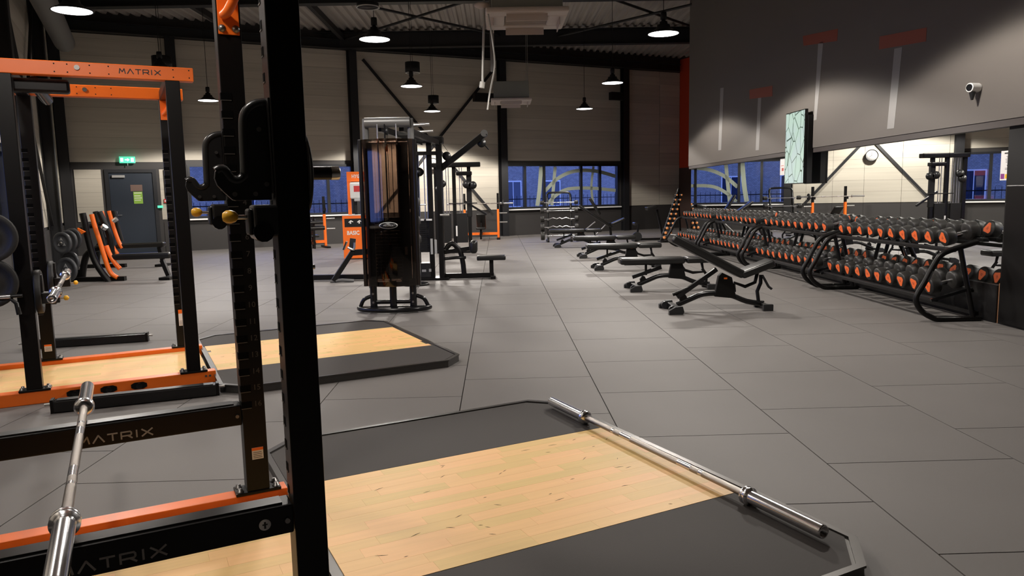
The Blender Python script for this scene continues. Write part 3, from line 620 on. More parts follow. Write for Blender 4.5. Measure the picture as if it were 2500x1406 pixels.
def platform(org, u0, u1, v0, v1, wv0, wv1, iv, name_lab, ztop, seed, inlay):
    e = empty('lifting_platform', org, TR, name_lab, 'platform'); rnd = random.Random(seed)
    t = ztop; ch = .17
    def octa(a, b, c, d, k): return [(a+k, c), (b-k, c), (b, c+k), (b, d-k), (b-k, d), (a+k, d), (a, d-k), (a, c+k)]
    fr = MB().prism(octa(u0-.02, u1+.02, v0-.02, v1+.02, ch), 0, t-.004, lambda a, b, z: (a, b, z)).build('platform_frame', TRIMM, e)
    O = octa(u0-.025, u1+.025, v0-.025, v1+.025, ch); I = octa(u0+.005, u1-.005, v0+.005, v1-.005, ch-.01)
    for i in range(8):
        j = (i+1) % 8; MB().prism([O[i], O[j], I[j], I[i]], t-.004, t+.006, lambda a, b, z: (a, b, z)).build('edge_trim', TRIMM, fr)
    # mats: two rubber strips either side of the wood
    g = .010
    m1 = clip2(octa(u0+g, u1-g, v0+g, v1-g, ch), wv1+.004, 1); m2 = clip2(octa(u0+g, u1-g, v0+g, v1-g, ch), wv0-.004, -1)
    for m in (m1, m2): MB().prism(m, t-.004, t, lambda a, b, z: (a, b, z)).build('rubber_mat', MATR, e)
    rows = 14; h = (wv1-wv0)/rows
    def run(ua, ub, wv0, wv1, nm='wood_stave'):
        rows = round((wv1-wv0)/.081); h = (wv1-wv0)/rows
        for r in range(rows):
            u = ua-rnd.uniform(0, .35) 
            while u < ub-.01:
                L_ = rnd.uniform(.28, .52); a_, b_ = max(u, ua), min(u+L_, ub)
                if b_-a_ > .03:
                    dz = rnd.uniform(-.00012, .00012)
                    MB().box((-(b_-a_)/2+.00025, -h/2+.00025, -.004), ((b_-a_)/2-.00025, h/2-.00025, 0)).build(nm, STAVE, e, loc=((a_+b_)/2, wv0+h*(r+.5), t+dz))
                u += L_
    run(u0+.02, u1-.03, wv0, wv1)
    sc_ = MB()
    for k in range(34):
        a, b, an, ln = rnd.uniform(u0+.05, u1-.1), rnd.uniform(wv0+.04, wv1-.04), rnd.gauss(.1, .5), rnd.uniform(.008, .03)
        dx, dy = math.cos(an)*ln, math.sin(an)*ln; px2, py2 = -math.sin(an)*.0012, math.cos(an)*.0012
        sc_.prism([(a-dx, b-dy), (a+px2, b+py2+.002), (a+dx, b+dy), (a-px2, b-py2)], t+.0004, t+.0008, lambda p, q, z: (p, q, z))
    tag(sc_.build('scuff_mark', SCUF, e), kind='stuff')
    if inlay:
        MB().box((inlay[0], iv[0], 0), (inlay[1], iv[1], t-.004)).build('inlay_base', TRIMM, e); run(inlay[0], inlay[1], iv[0], iv[1])
    return e
def clip2(poly, v, s):
    ps = clip([Vector(p) for p in poly], Vector((0, v)), Vector((0, s))); return [(p.x, p.y) for p in ps]
def barbell(name, p, q, lab, plates=()):
    p, q = Vector(p), Vector(q); L_ = (q-p).length; d = (q-p)/L_; k = L_/2.2
    e = empty(name, (p+q)/2, 0, lab, 'barbell'); R = d.to_track_quat('X', 'Z').to_matrix().to_4x4(); e.matrix_world = Matrix.Translation((p+q)/2) @ R
    MB().tube([(-.655, 0, 0), (.655, 0, 0)], .0160, 16).build('shaft', SHAFT, e)
    for s in (-1, 1):
        MB().tube([(s*.36, 0, 0), (s*.385, 0, 0)], .0162, 14).build('ring_mark', CHROME, e)
        MB().tube([(s*.20, 0, 0), (s*.30, 0, 0)], .0162, 14).build('smooth_band', CHROME, e)
        sl = MB().lathe([(.0145, s*.655), (.030, s*.655), (.041, s*.665), (.041, s*.672), (.034, s*.678), (.041, s*.684), (.041, s*.695), (.030, s*.70), (.029, s*.705), (.029, s*1.085), (.027, s*1.092), (.022, s*1.092), (.021, s*1.07), (0, s*1.07)], ax='x', n=28).build('sleeve', CHROME, e)
    return e
# rack one (foreground)
B0 = Vector((-1.155, 3.37, 0)); DV = 1.17
r1 = empty('power_rack', B0, TR, 'nearest power rack, tall black uprights with hook cups and orange base rail', 'power rack')
upB = upright(r1, 0, 0, -1, h=2.36, nums=True); upA = upright(r1, 0, -DV, 0, h=2.36)
for k in range(21):       # small slots in the narrow face of the near post
    z = .515+k*.0762
    o = MB().box((-.0515, .012, z-.012), (-.049, .040, z+.014)).build('adjustment_slot', SLOT, upA); o2 = MB().box((-.0525, .010, z-.016), (-.0495, .042, z-.012)).build('slot_lip', LIPM, upA)
upC = upright(r1, -1.2, 0, -1, h=2.36); upD = upright(r1, -1.2, -DV, 0, h=2.36)
base_rail(r1, -1.33, .13, 0); base_rail(r1, -1.33, .13, -DV); 
for u in (0, -1.2): MB().box((u-.04, -DV+.06, 2.34), (u+.04, -.06, 2.42)).build('top_cross_beam', ORANGE, r1, bevel=.005)
for v in (0, -DV): MB().box((-1.25, v-.045, 2.36), (.15, v+.045, 2.46)).build('top_beam', ORANGE, r1, bevel=.005)
spotter_beam(r1, -1.14, -.052, 0, .523, wx=-.70); spotter_beam(r1, -1.14, -.052, -DV, .492, wx=-.70)
jcup(r1, -.054, -DV, 1.445); jcup(r1, -.054, 0, 1.445); slider(r1, -.060, -DV, 1.385); slider(r1, -.060, 0, 1.385)
warning_sticker(upB, .005, -.0505, .26, w=.05, hgt=.055)
# orange pull-up handle plate on the rear post
hp = MB().box((-.043, -.055, 2.15), (.043, -.05, 2.36)).build('handle_plate', ORANGE, r1, bevel=.002)
for sx in (-.028, .028): MB().lathe([(0, -.066), (.009, -.066), (.011, -.058), (.016, -.056), (.016, -.055)], (sx, 0, 2.175), ax='y', n=12).build('bolt', BOLT, hp)
MB().tube(smooth_path([(-.02, -.055, 2.23), (-.005, -.09, 2.24), (.02, -.12, 2.29), (.03, -.13, 2.34)], 4), .02, 12).build('pull_up_handle', ORANGE, hp)
# plate horn on the near post
hn = MB().tube([(.050, .02, 1.525), (.135, .02, 1.525)], .021, 18).build('storage_horn', PLAST, r1, loc=(0, -DV, 0)); MB().tube([(.135, .02, 1.525), (.160, .02, 1.525), (.163, .02, 1.525)], [.022, .022, .019], 18).build('horn_cap', STEEL, hn)
MB().tube([(.050, .03, 1.23), (.072, .03, 1.23)], .008, 10).build('stud', STEEL, r1, loc=(0, -DV, 0))
st = MB().lathe([(0, -.0465), (.018, -.0465), (.018, -.0455), (0, -.0455)], (-.14, -DV, .442), ax='y', n=20).build('round_sticker', PAPER, r1)
MB().bar((-.14, -DV-.0472, .430), (-.14, -DV-.0472, .452), .006, .001, (0, 1, 0)).bar((-.148, -DV-.0472, .443), (-.132, -DV-.0472, .443), .004, .001, (0, 1, 0)).build('sticker_pictogram', DARKP, st)
def weight_plate(loc, rad, th, ax, lab, grp=None, mat=PLATE, spokes=True):
    e = empty('weight_plate', loc, 0, lab, 'weight plate', grp)
    d = Vector(ax).normalized(); e.rotation_euler = d.to_track_quat('Y', 'Z').to_euler()
    h = th/2; MB().lathe([(.025, -h), (.05, -h), (.055, -h*.6), (rad*.72, -h*.35), (rad*.76, -h), (rad*.96, -h), (rad, -h*.7), (rad, h*.7), (rad*.96, h), (rad*.76, h), (rad*.72, h*.35), (.055, h*.6), (.05, h), (.025, h)], ax='y', n=32).build('plate_disc', mat, e)
    if spokes:
        for k in range(3):
            t = PI/2+k*2*PI/3; MB().prism([(rad*.42*math.cos(t)+a, rad*.42*math.sin(t)+b) for a, b in ((math.cos(t+.9)*rad*.22, math.sin(t+.9)*rad*.22), (math.cos(t+2.2)*rad*.22, math.sin(t+2.2)*rad*.22), (math.cos(t-2.2)*rad*.22, math.sin(t-2.2)*rad*.22), (math.cos(t-.9)*rad*.22, math.sin(t-.9)*rad*.22))], -h*.36, -h*.42, lambda a, b, tt: (a, tt, b)).build('grip_recess', SUBF, e)
        t0 = [(.10*rad/.2*math.sin(k*2*PI/3), .10*rad/.2*math.cos(k*2*PI/3)) for k in range(3)]
        MB().prism(t0, -h*.62, -h*.9, lambda a, b, tt: (a, tt, b)).build('hub_badge', SILVER, e)
        MB().lathe([(.0, -h*1.2), (.022, -h*1.2), (.022, h), (0, h)], ax='y', n=16).build('hub_ring', STEEL, e)
    return e
weight_plate(RW(B0, .054, -DV+.04, 1.525), .127, .010, UR, 'thin black plate seen edge-on on the near upright horn', mat=RUB, spokes=False)
platform(B0, .15, 2.03, -1.79, .78, -1.06, .06, (-1.12, -.052), 'nearest lifting platform, pale wood centre with black rubber sides and a barbell on it', .052, 3, (-1.12, .115))
# rack two
C4 = Vector((-2.97, 6.91, 0)); 
r2 = empty('power_rack', C4, TR, 'second power rack at the left with complete orange top frame', 'power rack')
upright(r2, 0, 0, -1, h=2.35); upright(r2, 0, -1.18, 0, h=2.35); upright(r2, -1.07, 0, -1, h=2.35); upright(r2, -1.07, -1.18, 0, h=2.35)
base_rail(r2, -1.5, .16, 0); base_rail(r2, -1.5, .16, -1.18, pegs=(-.82, -.60, -.395)); 
jb = MB().box((.06, -1.18-.042, .035), (.15, -1.18-.036, .08)).build('joint_plate', BLACK, r2)
for q in (.085, .115): MB().cyl((q, -1.18-.042, .058), (q, -1.18-.05, .058), .009, 10).build('bolt', BOLT, jb)
for v, nm in ((-1.18, 1), (0, 0)):
    b = MB().box((-1.6, -.045, 2.35), (.15, .045, 2.45)).build('top_beam', ORANGE, r2, bevel=.005, loc=(0, v, 0))
    if nm: maker_word('lettering', .275, .034, DARKP, b, lambda a, c, t: (-.352+a, -.0455-t, 2.385+c))
    for q in (-.76, -.68, -.54, -.42, .01, .12): 
        for z in (2.375, 2.43): MB().cyl((q, -.0455, z), (q, -.047, z), .005, 8).build('bolt_hole', SUBF, b)
    MB().cyl((-.62, -.0455, 2.41), (-.62, -.056, 2.41), .018, 14).build('bolt', BOLT, b)
for u in (0, -1.07): MB().box((u-.045, -1.13, 2.34), (u+.045, -.05, 2.42)).build('top_cross_beam', BLACK, r2, bevel=.005)
hb = MB().tube([(-.90, -1.10, 2.31), (-.90, -.08, 2.31)], .045, 14).build('pull_up_bar', BLACKG, r2)
MB().box((-1.15, -1.12, 2.24), (-.68, -1.02, 2.34)).build('pulley_housing', BLACKG, r2, bevel=.02)
hp = MB().box((-.045, -.058, 2.17), (.045, -.052, 2.345)).build('handle_plate', ORANGE, r2, bevel=.002)
MB().tube(smooth_path([(-.02, -.06, 2.22), (0, -.10, 2.24), (.03, -.13, 2.30)], 3), .018, 10).build('pull_up_handle', ORANGE, hp)
warning_sticker(r2, 0, -.052, .30, w=.05, hgt=.075, tall=True); warning_sticker(r2, -1.07, -.052, .18, w=.055, hgt=.06)
platform(C4, .17, 2.10, -1.74, .64, -1.06, .09, (-1.13, -.052), 'second lifting platform behind, pale wood centre with raised black rubber edge', .058, 5, (-1.45, .12))
for i, (u, v) in enumerate([(-.80, -1.18), (-.80, 0)]):
    c = MB().box((-.02, -.05, -.11), (.10, .05, -.03)).box((-.02, -.02, -.11), (.0, .02, .10)).build('j_cup', PLAST, r2, bevel=.004, loc=(-1.02+.06, v, .84)); MB().lathe([(0, -.02), (.018, -.01), (.018, .01), (0, .02)], (.14, -.03, -.08), ax='x', n=12).build('plunger_knob', YEL, c); MB().cyl((.1, -.03, -.08), (.13, -.03, -.08), .006, 8).build('knob_stem', STEEL, c)
bp_, bq_ = RW(C4, -1.07+.22, -1.18-.78, .84), RW(C4, -1.07+.18, -1.18+1.42, .84)
barbell('barbell', bp_, bq_, 'chrome barbell held in the second rack beside its left upright')
for i, (x, y, Y, r) in enumerate([(-28, 580, 5.1, .17), (-26, 692, 5.1, .17), (128, 690, 6.5, .19), (96, 712, 5.45, .16)]):
    weight_plate(at(x, y, Y), r, .04, VR if i < 2 else UR, ['black weight plate at the left picture edge, upper one', 'black weight plate at the left picture edge, lower one', 'large black weight plate standing behind the second rack post', 'black weight plate beside the near left post of the second rack'][i], 'weight plates by the second rack', mat=RUB, spokes=False)
ph = at(0, 725, 5.1); e = empty('sleeve_handle', ph, TR, 'chrome sleeve with a black grip handle at the left picture edge', 'handle')
MB().tube([(-.15, 0, 0), (.06, 0, 0)], .016, 14).build('sleeve', CHROME, e); MB().tube([(.06, 0, 0), (.13, 0, 0)], .012, 12).build('pin', PLAST, e); MB().tube([(.05, 0, -.01), (.09, 0, -.05), (.10, 0, -.13)], [.008, .015, .017], 12).build('grip', PLAST, e)
# loose safety beams on the floor
def loose_beam(p, q, lab, word=True):
    p, q = Vector(p), Vector(q); L_ = (q-p).length; a = math.atan2(q.y-p.y, q.x-p.x); e = empty('safety_beam', (p+q)/2, a, lab, 'beam')
    b = MB().box((-L_/2+.04, -.05, .005), (L_/2-.04, .05, .085)).build('beam_body', BLACKG, e, bevel=.006); MB().box((-L_/2+.06, -.035, .085), (L_/2-.06, .035, .09)).build('beam_liner', BLACK, e)
    for s in (-1, 1): MB().box((s*(L_/2-.04), -.04, .0), (s*(L_/2-.02), .04, .095)).build('end_plate', BLACK, e); MB().cyl((s*(L_/2-.02), 0, .06), (s*(L_/2+.02), 0, .06), .010, 10).build('pin', STEEL, e)
loose_beam((-3.16, 5.10, 0), (-2.10, 5.50, 0), 'loose black safety beam on the floor in front of the second rack')
loose_beam((-4.80, 7.42, 0), (-3.66, 7.74, 0), 'loose black safety beam on the floor behind the second rack')
# barbells
barbell('barbell', RW(B0, 1.94, .62, .052+.042), RW(B0, 1.91, -1.64, .052+.042), 'chrome barbell lying across the end of the nearest wooden platform')
barbell('barbell', (-2.045, 3.63, .547), (-1.06, 1.663, .547), 'chrome barbell resting across the two black safety beams of the nearest rack')
# ------------------------------------------------------------------ dumbbell racks
def rack_frame():
    e = empty('dumbbell_rack'); L_ = 2.80
    hoop = smooth_path([(-.07, 0, .03), (-.50, 0, .03), (-.60, 0, .05), (-.72, 0, .13), (-.78, 0, .26), (-.70, 0, .42), (-.60, 0, .62), (-.54, 0, .71), (-.44, 0, .765), (-.15, 0, .85)], 4)
    for y in (0.04, L_-.04):
        h = MB().tube([(p.x, y, p.z) for p in hoop], .030, 12, sx=1).build('side_frame', BLACK, e)
        MB().tube([(-.33, y, .79), (-.15, y, .03)], .027, 10).build('rear_strut', BLACK, h)
        MB().bar((-.62, y, .235), (-.24, y, .34), .03, .03).build('cross_strut', STEEL if 0 else BLACKG, h)
        MB().bar((-.665, y-.031*(1 if y < 1 else -1), .44), (-.625, y-.031*(1 if y < 1 else -1), .55), .002, .016, (0, 1, 0)).build('maker_plate', STEEL, h)
    for z0, x0, x1, dz in ((.24, -.56, -.18, .09), (.765, -.40, -.05, .10)):
        for xa, zz in ((x0, z0), (x1, z0+dz)):
            MB().box((xa-.03, .05, zz-.02), (xa+.03, L_-.05, zz+.01)).build('tier_rail', BLACK, e)
            MB().box((xa-.026, .06, zz+.01), (xa+.026, L_-.06, zz+.022)).build('rail_liner', PLAST, e)
    MB().box((-.12, .06, .06), (-.08, L_-.06, .10)).build('lower_tie', BLACK, e)
    return e
def dumbbell0():
    e = empty('dumbbell')
    r, hl = .095, .085
    for s in (-1, 1):
        hd = MB().lathe([(0, s*.185), (r*.80, s*.185), (r*.86, s*.180), (r*.97, s*.178), (r, s*.168), (r, s*.085), (r*.9, s*.075), (.03, s*.073), (0, s*.073)], ax='x', n=20).build('head', RUBH, e)
        f = r*.68; T = []
        for k in range(3):
            t = PI/2+k*2*PI/3
            for dt in (-.28, 0, .28): T.append((f*math.cos(t+dt), f*math.sin(t+dt)))
        MB().prism(T, s*.1855, s*.188, lambda a, b, t: (t, a, b)).build('badge', BADGE, hd)
        MB().box((s*.1885, -.020, -.010), (s*.1882, .020, -.004)).box((s*.1885, -.014, .004), (s*.1882, .014, .012)).build('weight_marking', nmat_badge, hd)
    MB().tube([(-.08, 0, 0), (-.04, 0, 0), (0, 0, 0), (.04, 0, 0), (.08, 0, 0)], [.016, .017, .019, .017, .016], 12).build('handle', CHROME, e)
    return e
nmat_badge = nmat('badge_print', (.30, .04, .02), .6)
rk0 = rack_frame(); db0 = dumbbell0(); fdb = True
rname = ['nearest', 'second nearest', 'third nearest', 'farthest']
for i in range(4):
    rk = rk0 if i == 0 else copy_tree(rk0); y0 = 7.73+2.96*i; rk.location = (XM-.02, y0, 0)
    tag(rk, 'two-tier black dumbbell rack along the mirror, '+rname[i]+' of the four', 'rack', 'dumbbell racks along the mirror')
    for tier in range(2):
        for j in range(10):
            d = db0 if fdb else copy_tree(db0); fdb = False
            size = 1.0-.08*i-.012*j+(.0 if tier else -.02)
            if tier == 0: size = 1.02-.07*i-.010*j
            y = y0+.24+j*.268
            if tier: cx, cz, tl = -.245, .815, .26
            else: cx, cz, tl = -.385, .285, .23
            r = .095*size; rnd = random.uniform
            zc = cz+ r*1.0*math.cos(tl)*.92+.02
            d.location = (XM+cx+rnd(-.008, .008), y, zc+.012); d.scale = (1.0, size, size)
            Rm = Matrix.Rotation(-tl, 4, 'Y') @ Matrix.Rotation(rnd(0, 6.28), 4, 'X') @ Matrix.Diagonal((min(1, .72+.28*size), size, size, 1))
            d.matrix_world = Matrix.Translation((XM+cx+rnd(-.008, .008), y, zc+.012)) @ Rm
            tag(d, 'round black dumbbell, '+ORD[j]+' from near end, '+('upper' if tier else 'lower')+' tier of '+rname[i]+' rack', 'dumbbell', rname[i]+' rack dumbbells, '+('upper' if tier else 'lower')+' tier')
# small dumbbell tower
tw = empty('dumbbell_tower', (5.02, 21.2, 0), 0, 'leaning black tower rack of small orange-ended dumbbells at the far end of the mirror', 'rack')
MB().tube(smooth_path([(.12, .25, .02), (-.22, 0, .02), (-.34, 0, .06), (-.30, 0, .2), (.12, 0, 1.42), (.16, .05, 1.46)], 4), .035, 12).build('frame_tube', BLACK, tw); MB().tube([(.14, .05, 1.40), (.30, .3, .02)], .03, 10).build('rear_leg', BLACK, tw)
MB().box((-.38, -.12, 0), (.1, .3, .03)).build('base_foot', BLACK, tw, bevel=.006)
sd0 = empty('small_dumbbell'); 
for s in (-1, 1):
    hd = MB().lathe([(0, s*.10), (.050, s*.10), (.055, s*.09), (.055, s*.045), (0, s*.045)], ax='y', n=14).build('head', RUBH, sd0); MB().lathe([(0, s*.1005), (.042, s*.1005), (.042, s*.103), (0, s*.103)], ax='y', n=14).build('badge', nmat_sd if 'nmat_sd' in globals() else nmat('orange_end_cap', (.90, .33, .10), .5), hd)
MB().cyl((0, -.05, 0), (0, .05, 0), .014, 8).build('handle', CHROME, sd0)
for j in range(10):
    z = .14+j*.132; xo = -.34+z*.30
    MB().box((xo-.04, -.05, z-.065), (xo+.19, .05, z-.05)).build('shelf_bracket', BLACK, tw)
    for m in range(2):
        d = sd0 if (j == 0 and m == 0) else copy_tree(sd0); d.location = (5.02+xo+.01+m*.125, 21.12-.03*m, z+.006); k = 1-.045*j; d.scale = (k, 1, k)
        tag(d, 'small dumbbell with orange ends, '+('left' if m == 0 else 'right')+' of the '+ORD[j]+' pair up on the leaning tower', 'dumbbell', 'small dumbbells on the tower')
# ------------------------------------------------------------------ benches
def cushion(name, L_, W, T, parent, mat=VINYL, c=(0, 0, 0), R=None, r=.03):
    mb = MB().box((-L_/2, -W/2, -T/2), (L_/2, W/2, T/2)); o = mb.build(name, mat, parent, bevel=r); o.modifiers[0].segments = 4; o.location = c
    if R is not None: o.rotation_euler = R
    for p_ in o.data.polygons: p_.use_smooth = True
    return o
def bench(incline):
    e = empty('adjustable_bench')
    # wheeled foot at left, central tower, right foot
    spine = smooth_path([(.10, 0, .075), (.28, 0, .15), (.42, 0, .20), (.62, 0, .205), (.78, 0, .17), (.95, 0, .10), (1.15, 0, .065)], 3)
    MB().tube([p_ for p_ in spine], .033, 12).build('base_spine', BLACKG, e)
    lf = MB().bar((.06, -.24, .055), (.06, .24, .055), .07, .05).build('front_foot', BLACK, e, bevel=.006)
    for s in (-1, 1):
        MB().prism([(-.06, .0), (.10, .0), (.12, .03), (.10, .10), (.02, .095), (-.06, .05)], s*.24, s*.30, lambda a, b, t: (a, t, b)).build('foot_pad', PLAST, lf, bevel=.006)
        MB().cyl((.0, s*.17, .048), (.0, s*.225, .048), .046, 16).build('wheel', PLAST, lf)
    rf = MB().bar((1.15, -.15, .05), (1.15, .15, .05), .06, .05).build('rear_foot', BLACK, e, bevel=.006)
    for s in (-1, 1): MB().box((1.10, s*.13, 0), (1.22, s*.18, .08)).build('foot_pad', PLAST, rf, bevel=.008)
    MB().prism([(.55, .17), (.82, .14), (.76, .40), (.64, .46), (.60, .42)], -.035, .035, lambda a, b, t: (a, t, b)).build('tower', BLACK, e, bevel=.006)
    warning = MB().box((.66, -.037, .38), (.70, -.0352, .40)).build('warning_sticker', ORANGE, e)
    MB().box((.44, -.012, .236), (.56, .012, .240)).build('maker_plate', SILVER, e)
    MB().prism([(.14, .09), (.24, .13), (.20, .20), (.17, .21), (.13, .16)], -.02, .02, lambda a, b, t: (a, t, b)).build('gusset', BLACK, e)
    MB().tube([(.05, 0, .20), (.18, 0, .25), (.30, 0, .30)], .02, 8).build('stop_bar', BLACK, e)
    if incline:
        th = math.radians(28.5)
        c = (.46, 0, .63); bk = cushion('back_pad', .98, .28, .10, e, c=(.45, 0, .665), R=(0, th, 0))
        st = cushion('seat_pad', .42, .29, .09, e, c=(1.05, 0, .50), R=(0, -math.radians(20), 0))
        MB().bar((.06, 0, .84), (.88, 0, .40), .06, .03).build('back_support', BLACK, e); 
        MB().bar((.10, 0, .17), (.58, 0, .50), .045, .05).build('adjust_ladder', BLACKG, e)
        MB().tube([(.80, 0, .22), (.80, 0, .33), (.93, 0, .28), (1.05, 0, .33), (1.08, 0, .46)], .022, 8).build('seat_support', BLACK, e)
        MB().tube([(1.10, 0, .08), (1.08, 0, .22), (1.12, 0, .32), (1.12, 0, .42)], .022, 8).build('seat_post', BLACK, e)
        MB().tube([(1.13, -.02, .42), (1.20, -.05, .28), (1.24, -.05, .25)], .016, 8).build('adjust_handle', PLAST, e)
    else:
        cushion('back_pad', .96, .28, .095, e, c=(.30, 0, .435)); cushion('seat_pad', .44, .28, .09, e, c=(1.02, 0, .435))
        MB().bar((-.10, 0, .385), (.70, 0, .385), .06, .03).build('back_support', BLACK, e)
        MB().bar((.02, 0, .19), (.45, 0, .33), .045, .05).build('adjust_ladder', BLACKG, e)
        MB().bar((.22, 0, .22), (.22, 0, .37), .03, .04).build('ladder_post', BLACK, e)
        MB().tube([(.74, 0, .36), (.80, 0, .28), (.92, 0, .24), (1.08, 0, .25), (1.05, 0, .40)], .022, 8).build('seat_support', BLACK, e)
        MB().tube([(1.12, 0, .08), (1.13, 0, .20), (1.06, 0, .30)], .022, 8).build('seat_post', BLACK, e)
    return e
b1 = bench(True); b1.location = (2.06, 8.90, 0); b1.rotation_euler.z = math.radians(0); tag(b1, 'black adjustable bench nearest the camera, back pad raised at an angle', 'bench', 'workout benches')
b2 = bench(False)
for i, (x, y) in enumerate([(1.97, 10.95), (1.86, 14.1), (1.87, 16.75), (1.58, 20.2)]):
    b = b2 if i == 0 else copy_tree(b2); b.location = (x, y, 0); tag(b, 'black adjustable bench laid flat, '+['second', 'third', 'fourth', 'fifth'][i]+' bench from the camera in the row', 'bench', 'workout benches')
for i, (x, y) in enumerate([(2.55, 23.2)]):
    e = empty('decline_bench', (x, y, 0), 0, 'far black bench with steeply raised pads in front of the right window', 'bench', 'workout benches')
    cushion('back_pad', 1.25, .28, .08, e, c=(.50, 0, .72), R=(0, math.radians(34), 0)); cushion('seat_pad', .45, .28, .07, e, c=(1.22, 0, .55), R=(0, -math.radians(22), 0))
    cushion('raised_pad', .62, .26, .07, e, c=(.55, .45, 1.02), R=(0, math.radians(58), 0))
    MB().tube([(-.12, 0, .06), (.5, 0, .55)], .02, 8).tube([(.45, .1, .06), (.9, .1, .5)], .02, 8).build('support_strut', STEEL, e); MB().box((-.2, -.03, .03), (1.5, .03, .09)).build('base_rail', BLACK, e); MB().bar((1.0, 0, .06), (.95, 0, .5), .07, .07).build('post', BLACK, e)
    for xx in (-.2, 1.45): MB().box((xx, -.3, 0), (xx+.08, .3, .06)).build('foot', BLACK, e, bevel=.005)
# hyperextension stand
e = empty('hyperextension_stand', (4.35, 21.9, 0), 0, 'black back extension stand with small grey pads beside the small dumbbell tower', 'exercise stand')
MB().box((-.35, -.04, .02), (.75, .04, .09)).box((-.35, -.28, 0), (-.27, .28, .07)).box((.68, -.28, 0), (.76, .28, .07)).build('base_frame', BLACK, e, bevel=.006)
MB().bar((.55, 0, .07), (.35, 0, .92), .07, .06).build('main_post', BLACK, e); cushion('hip_pad', .30, .36, .10, e, c=(.18, 0, .98), R=(0, -.2, 0), r=.02)
MB().bar((-.25, 0, .07), (-.18, 0, .50), .05, .05).build('front_post', BLACK, e); MB().tube([(-.30, -.2, .52), (-.30, .2, .52)], .045, 12).build('foot_roller', VINYL, e); MB().cyl((-.25, -.12, .14), (-.25, -.05, .14), .14, 20).build('wheel', PLAST, e)
# ------------------------------------------------------------------ barbell rack with fixed bars
br = empty('barbell_rack', (1.87, 22.6, 0), 0, 'tall silver-arched rack of fixed short barbells in front of the right window', 'rack')
for s in (-1, 1):
    MB().tube(smooth_path([(s*.35, -.30, .03), (s*.35, -.20, .5), (s*.35, -.02, 1.30), (s*.34, .02, 1.42), (s*.28, .03, 1.47), (0, .03, 1.48)], 3), .030, 10).build('arched_post', BLACKG, br)
    MB().box((s*.35-.03, -.35, 0), (s*.35+.03, .35, .05)).build('foot', BLACK, br)
    for j in range(5):
        z = .20+j*.245; yy = -.27+z*.21; MB().box((s*.35-.02, yy-.14, z-.045), (s*.35+.02, yy, z-.02)).build('bar_hook', STEEL, br)
for j in range(5):
    z = .20+j*.245; yy = -.27+z*.21-.08; e = empty('fixed_barbell', (1.87, 22.6+yy, z), 0, 'short fixed '+('zigzag curl bar' if j in (1, 2) else 'straight barbell')+' on the arched rack, '+ORD[j]+' from the bottom', 'barbell', 'fixed barbells on the arched rack')
    if j in (1, 2): MB().tube([(-.5, 0, 0), (-.3, 0, 0), (-.2, 0, .04), (-.08, 0, 0), (0, 0, .04), (.08, 0, 0), (.2, 0, .04), (.3, 0, 0), (.5, 0, 0)], .014, 8).build('bar', CHROME, e)
    else: MB().tube([(-.5, 0, 0), (.5, 0, 0)], .014, 8).build('bar', CHROME, e)
    for s in (-1, 1): r = .13-.018*j; MB().lathe([(0, s*.46), (r, s*.46), (r*1.02, s*.48), (r*1.02, s*.55), (r, s*.57), (0, s*.57)], ax='x', n=18).build('weight_head', RUBH, e)
# ------------------------------------------------------------------ olympic benches at the back wall
def press_bench(loc, rz, lab, bar=True):
    e = empty('press_bench', loc, rz, lab, 'bench')
    for s in (-1, 1):
        MB().bar((s*.55, 0, .05), (s*.55, .02, .98), .07, .09).build('orange_upright', ORANGE, e, bevel=.004); MB().bar((s*.55, .02, .98), (s*.55, .03, 1.50), .07, .08).build('black_upright', BLACK, e, bevel=.004)
        MB().box((s*.55-.05, -.45, 0), (s*.55+.05, .45, .05)).build('foot', BLACK, e, bevel=.005)
        MB().box((s*.55-.03, -.12, 1.08), (s*.55+.03, -.04, 1.12)).box((s*.55-.03, -.14, 1.08), (s*.55+.03, -.12, 1.16)).build('bar_hook', BLACK, e)
        for z in (.55, .85): MB().cyl((s*.6, 0, z), (s*.85, 0, z), .024, 12).build('plate_horn', STEEL, e)
    MB().bar((-.55, 0, .18), (.55, 0, .18), .08, .08).build('cross_rail', ORANGE, e); MB().bar((0, 0, .2), (0, -1.15, .2), .07, .07).build('spine', BLACK, e)
    cushion('back_pad', .30, .80, .07, e, c=(0, -.42, .60), R=(math.radians(-38), 0, 0)); cushion('seat_pad', .30, .35, .07, e, c=(0, -.95, .40))
    MB().bar((0, -.95, .05), (0, -.95, .36), .06, .06).bar((0, -.45, .2), (0, -.42, .56), .05, .05).build('pad_post', BLACK, e)
    return e
pb = press_bench((-.52, 24.6, 0), TW-.45, 'orange and black barbell press bench against the back wall left of the right window')
barbell('barbell', (-1.62, 24.5, 1.17), (.52, 24.55, 1.17), 'long barbell racked on the orange press bench by the back wall')
weight_plate((.20, 24.54, 1.17), .11, .035, (1, 0, 0), 'small plate on the right end of the barbell at the press bench', mat=RUB, spokes=False)
pb2 = press_bench((-5.6, 21.9, 0), TW, 'orange and black bench with leg rollers seen left of the orange hygiene stand')
MB().tube([(-.3, -1.1, .62), (.3, -1.1, .62)], .06, 12).tube([(-.35, -1.15, .78), (.25, -1.15, .78)], .045, 12).build('leg_roller', VINYL, pb2); MB().bar((0, -1.12, .05), (0, -1.12, .95), .05, .05).build('roller_post', BLACK, pb2)
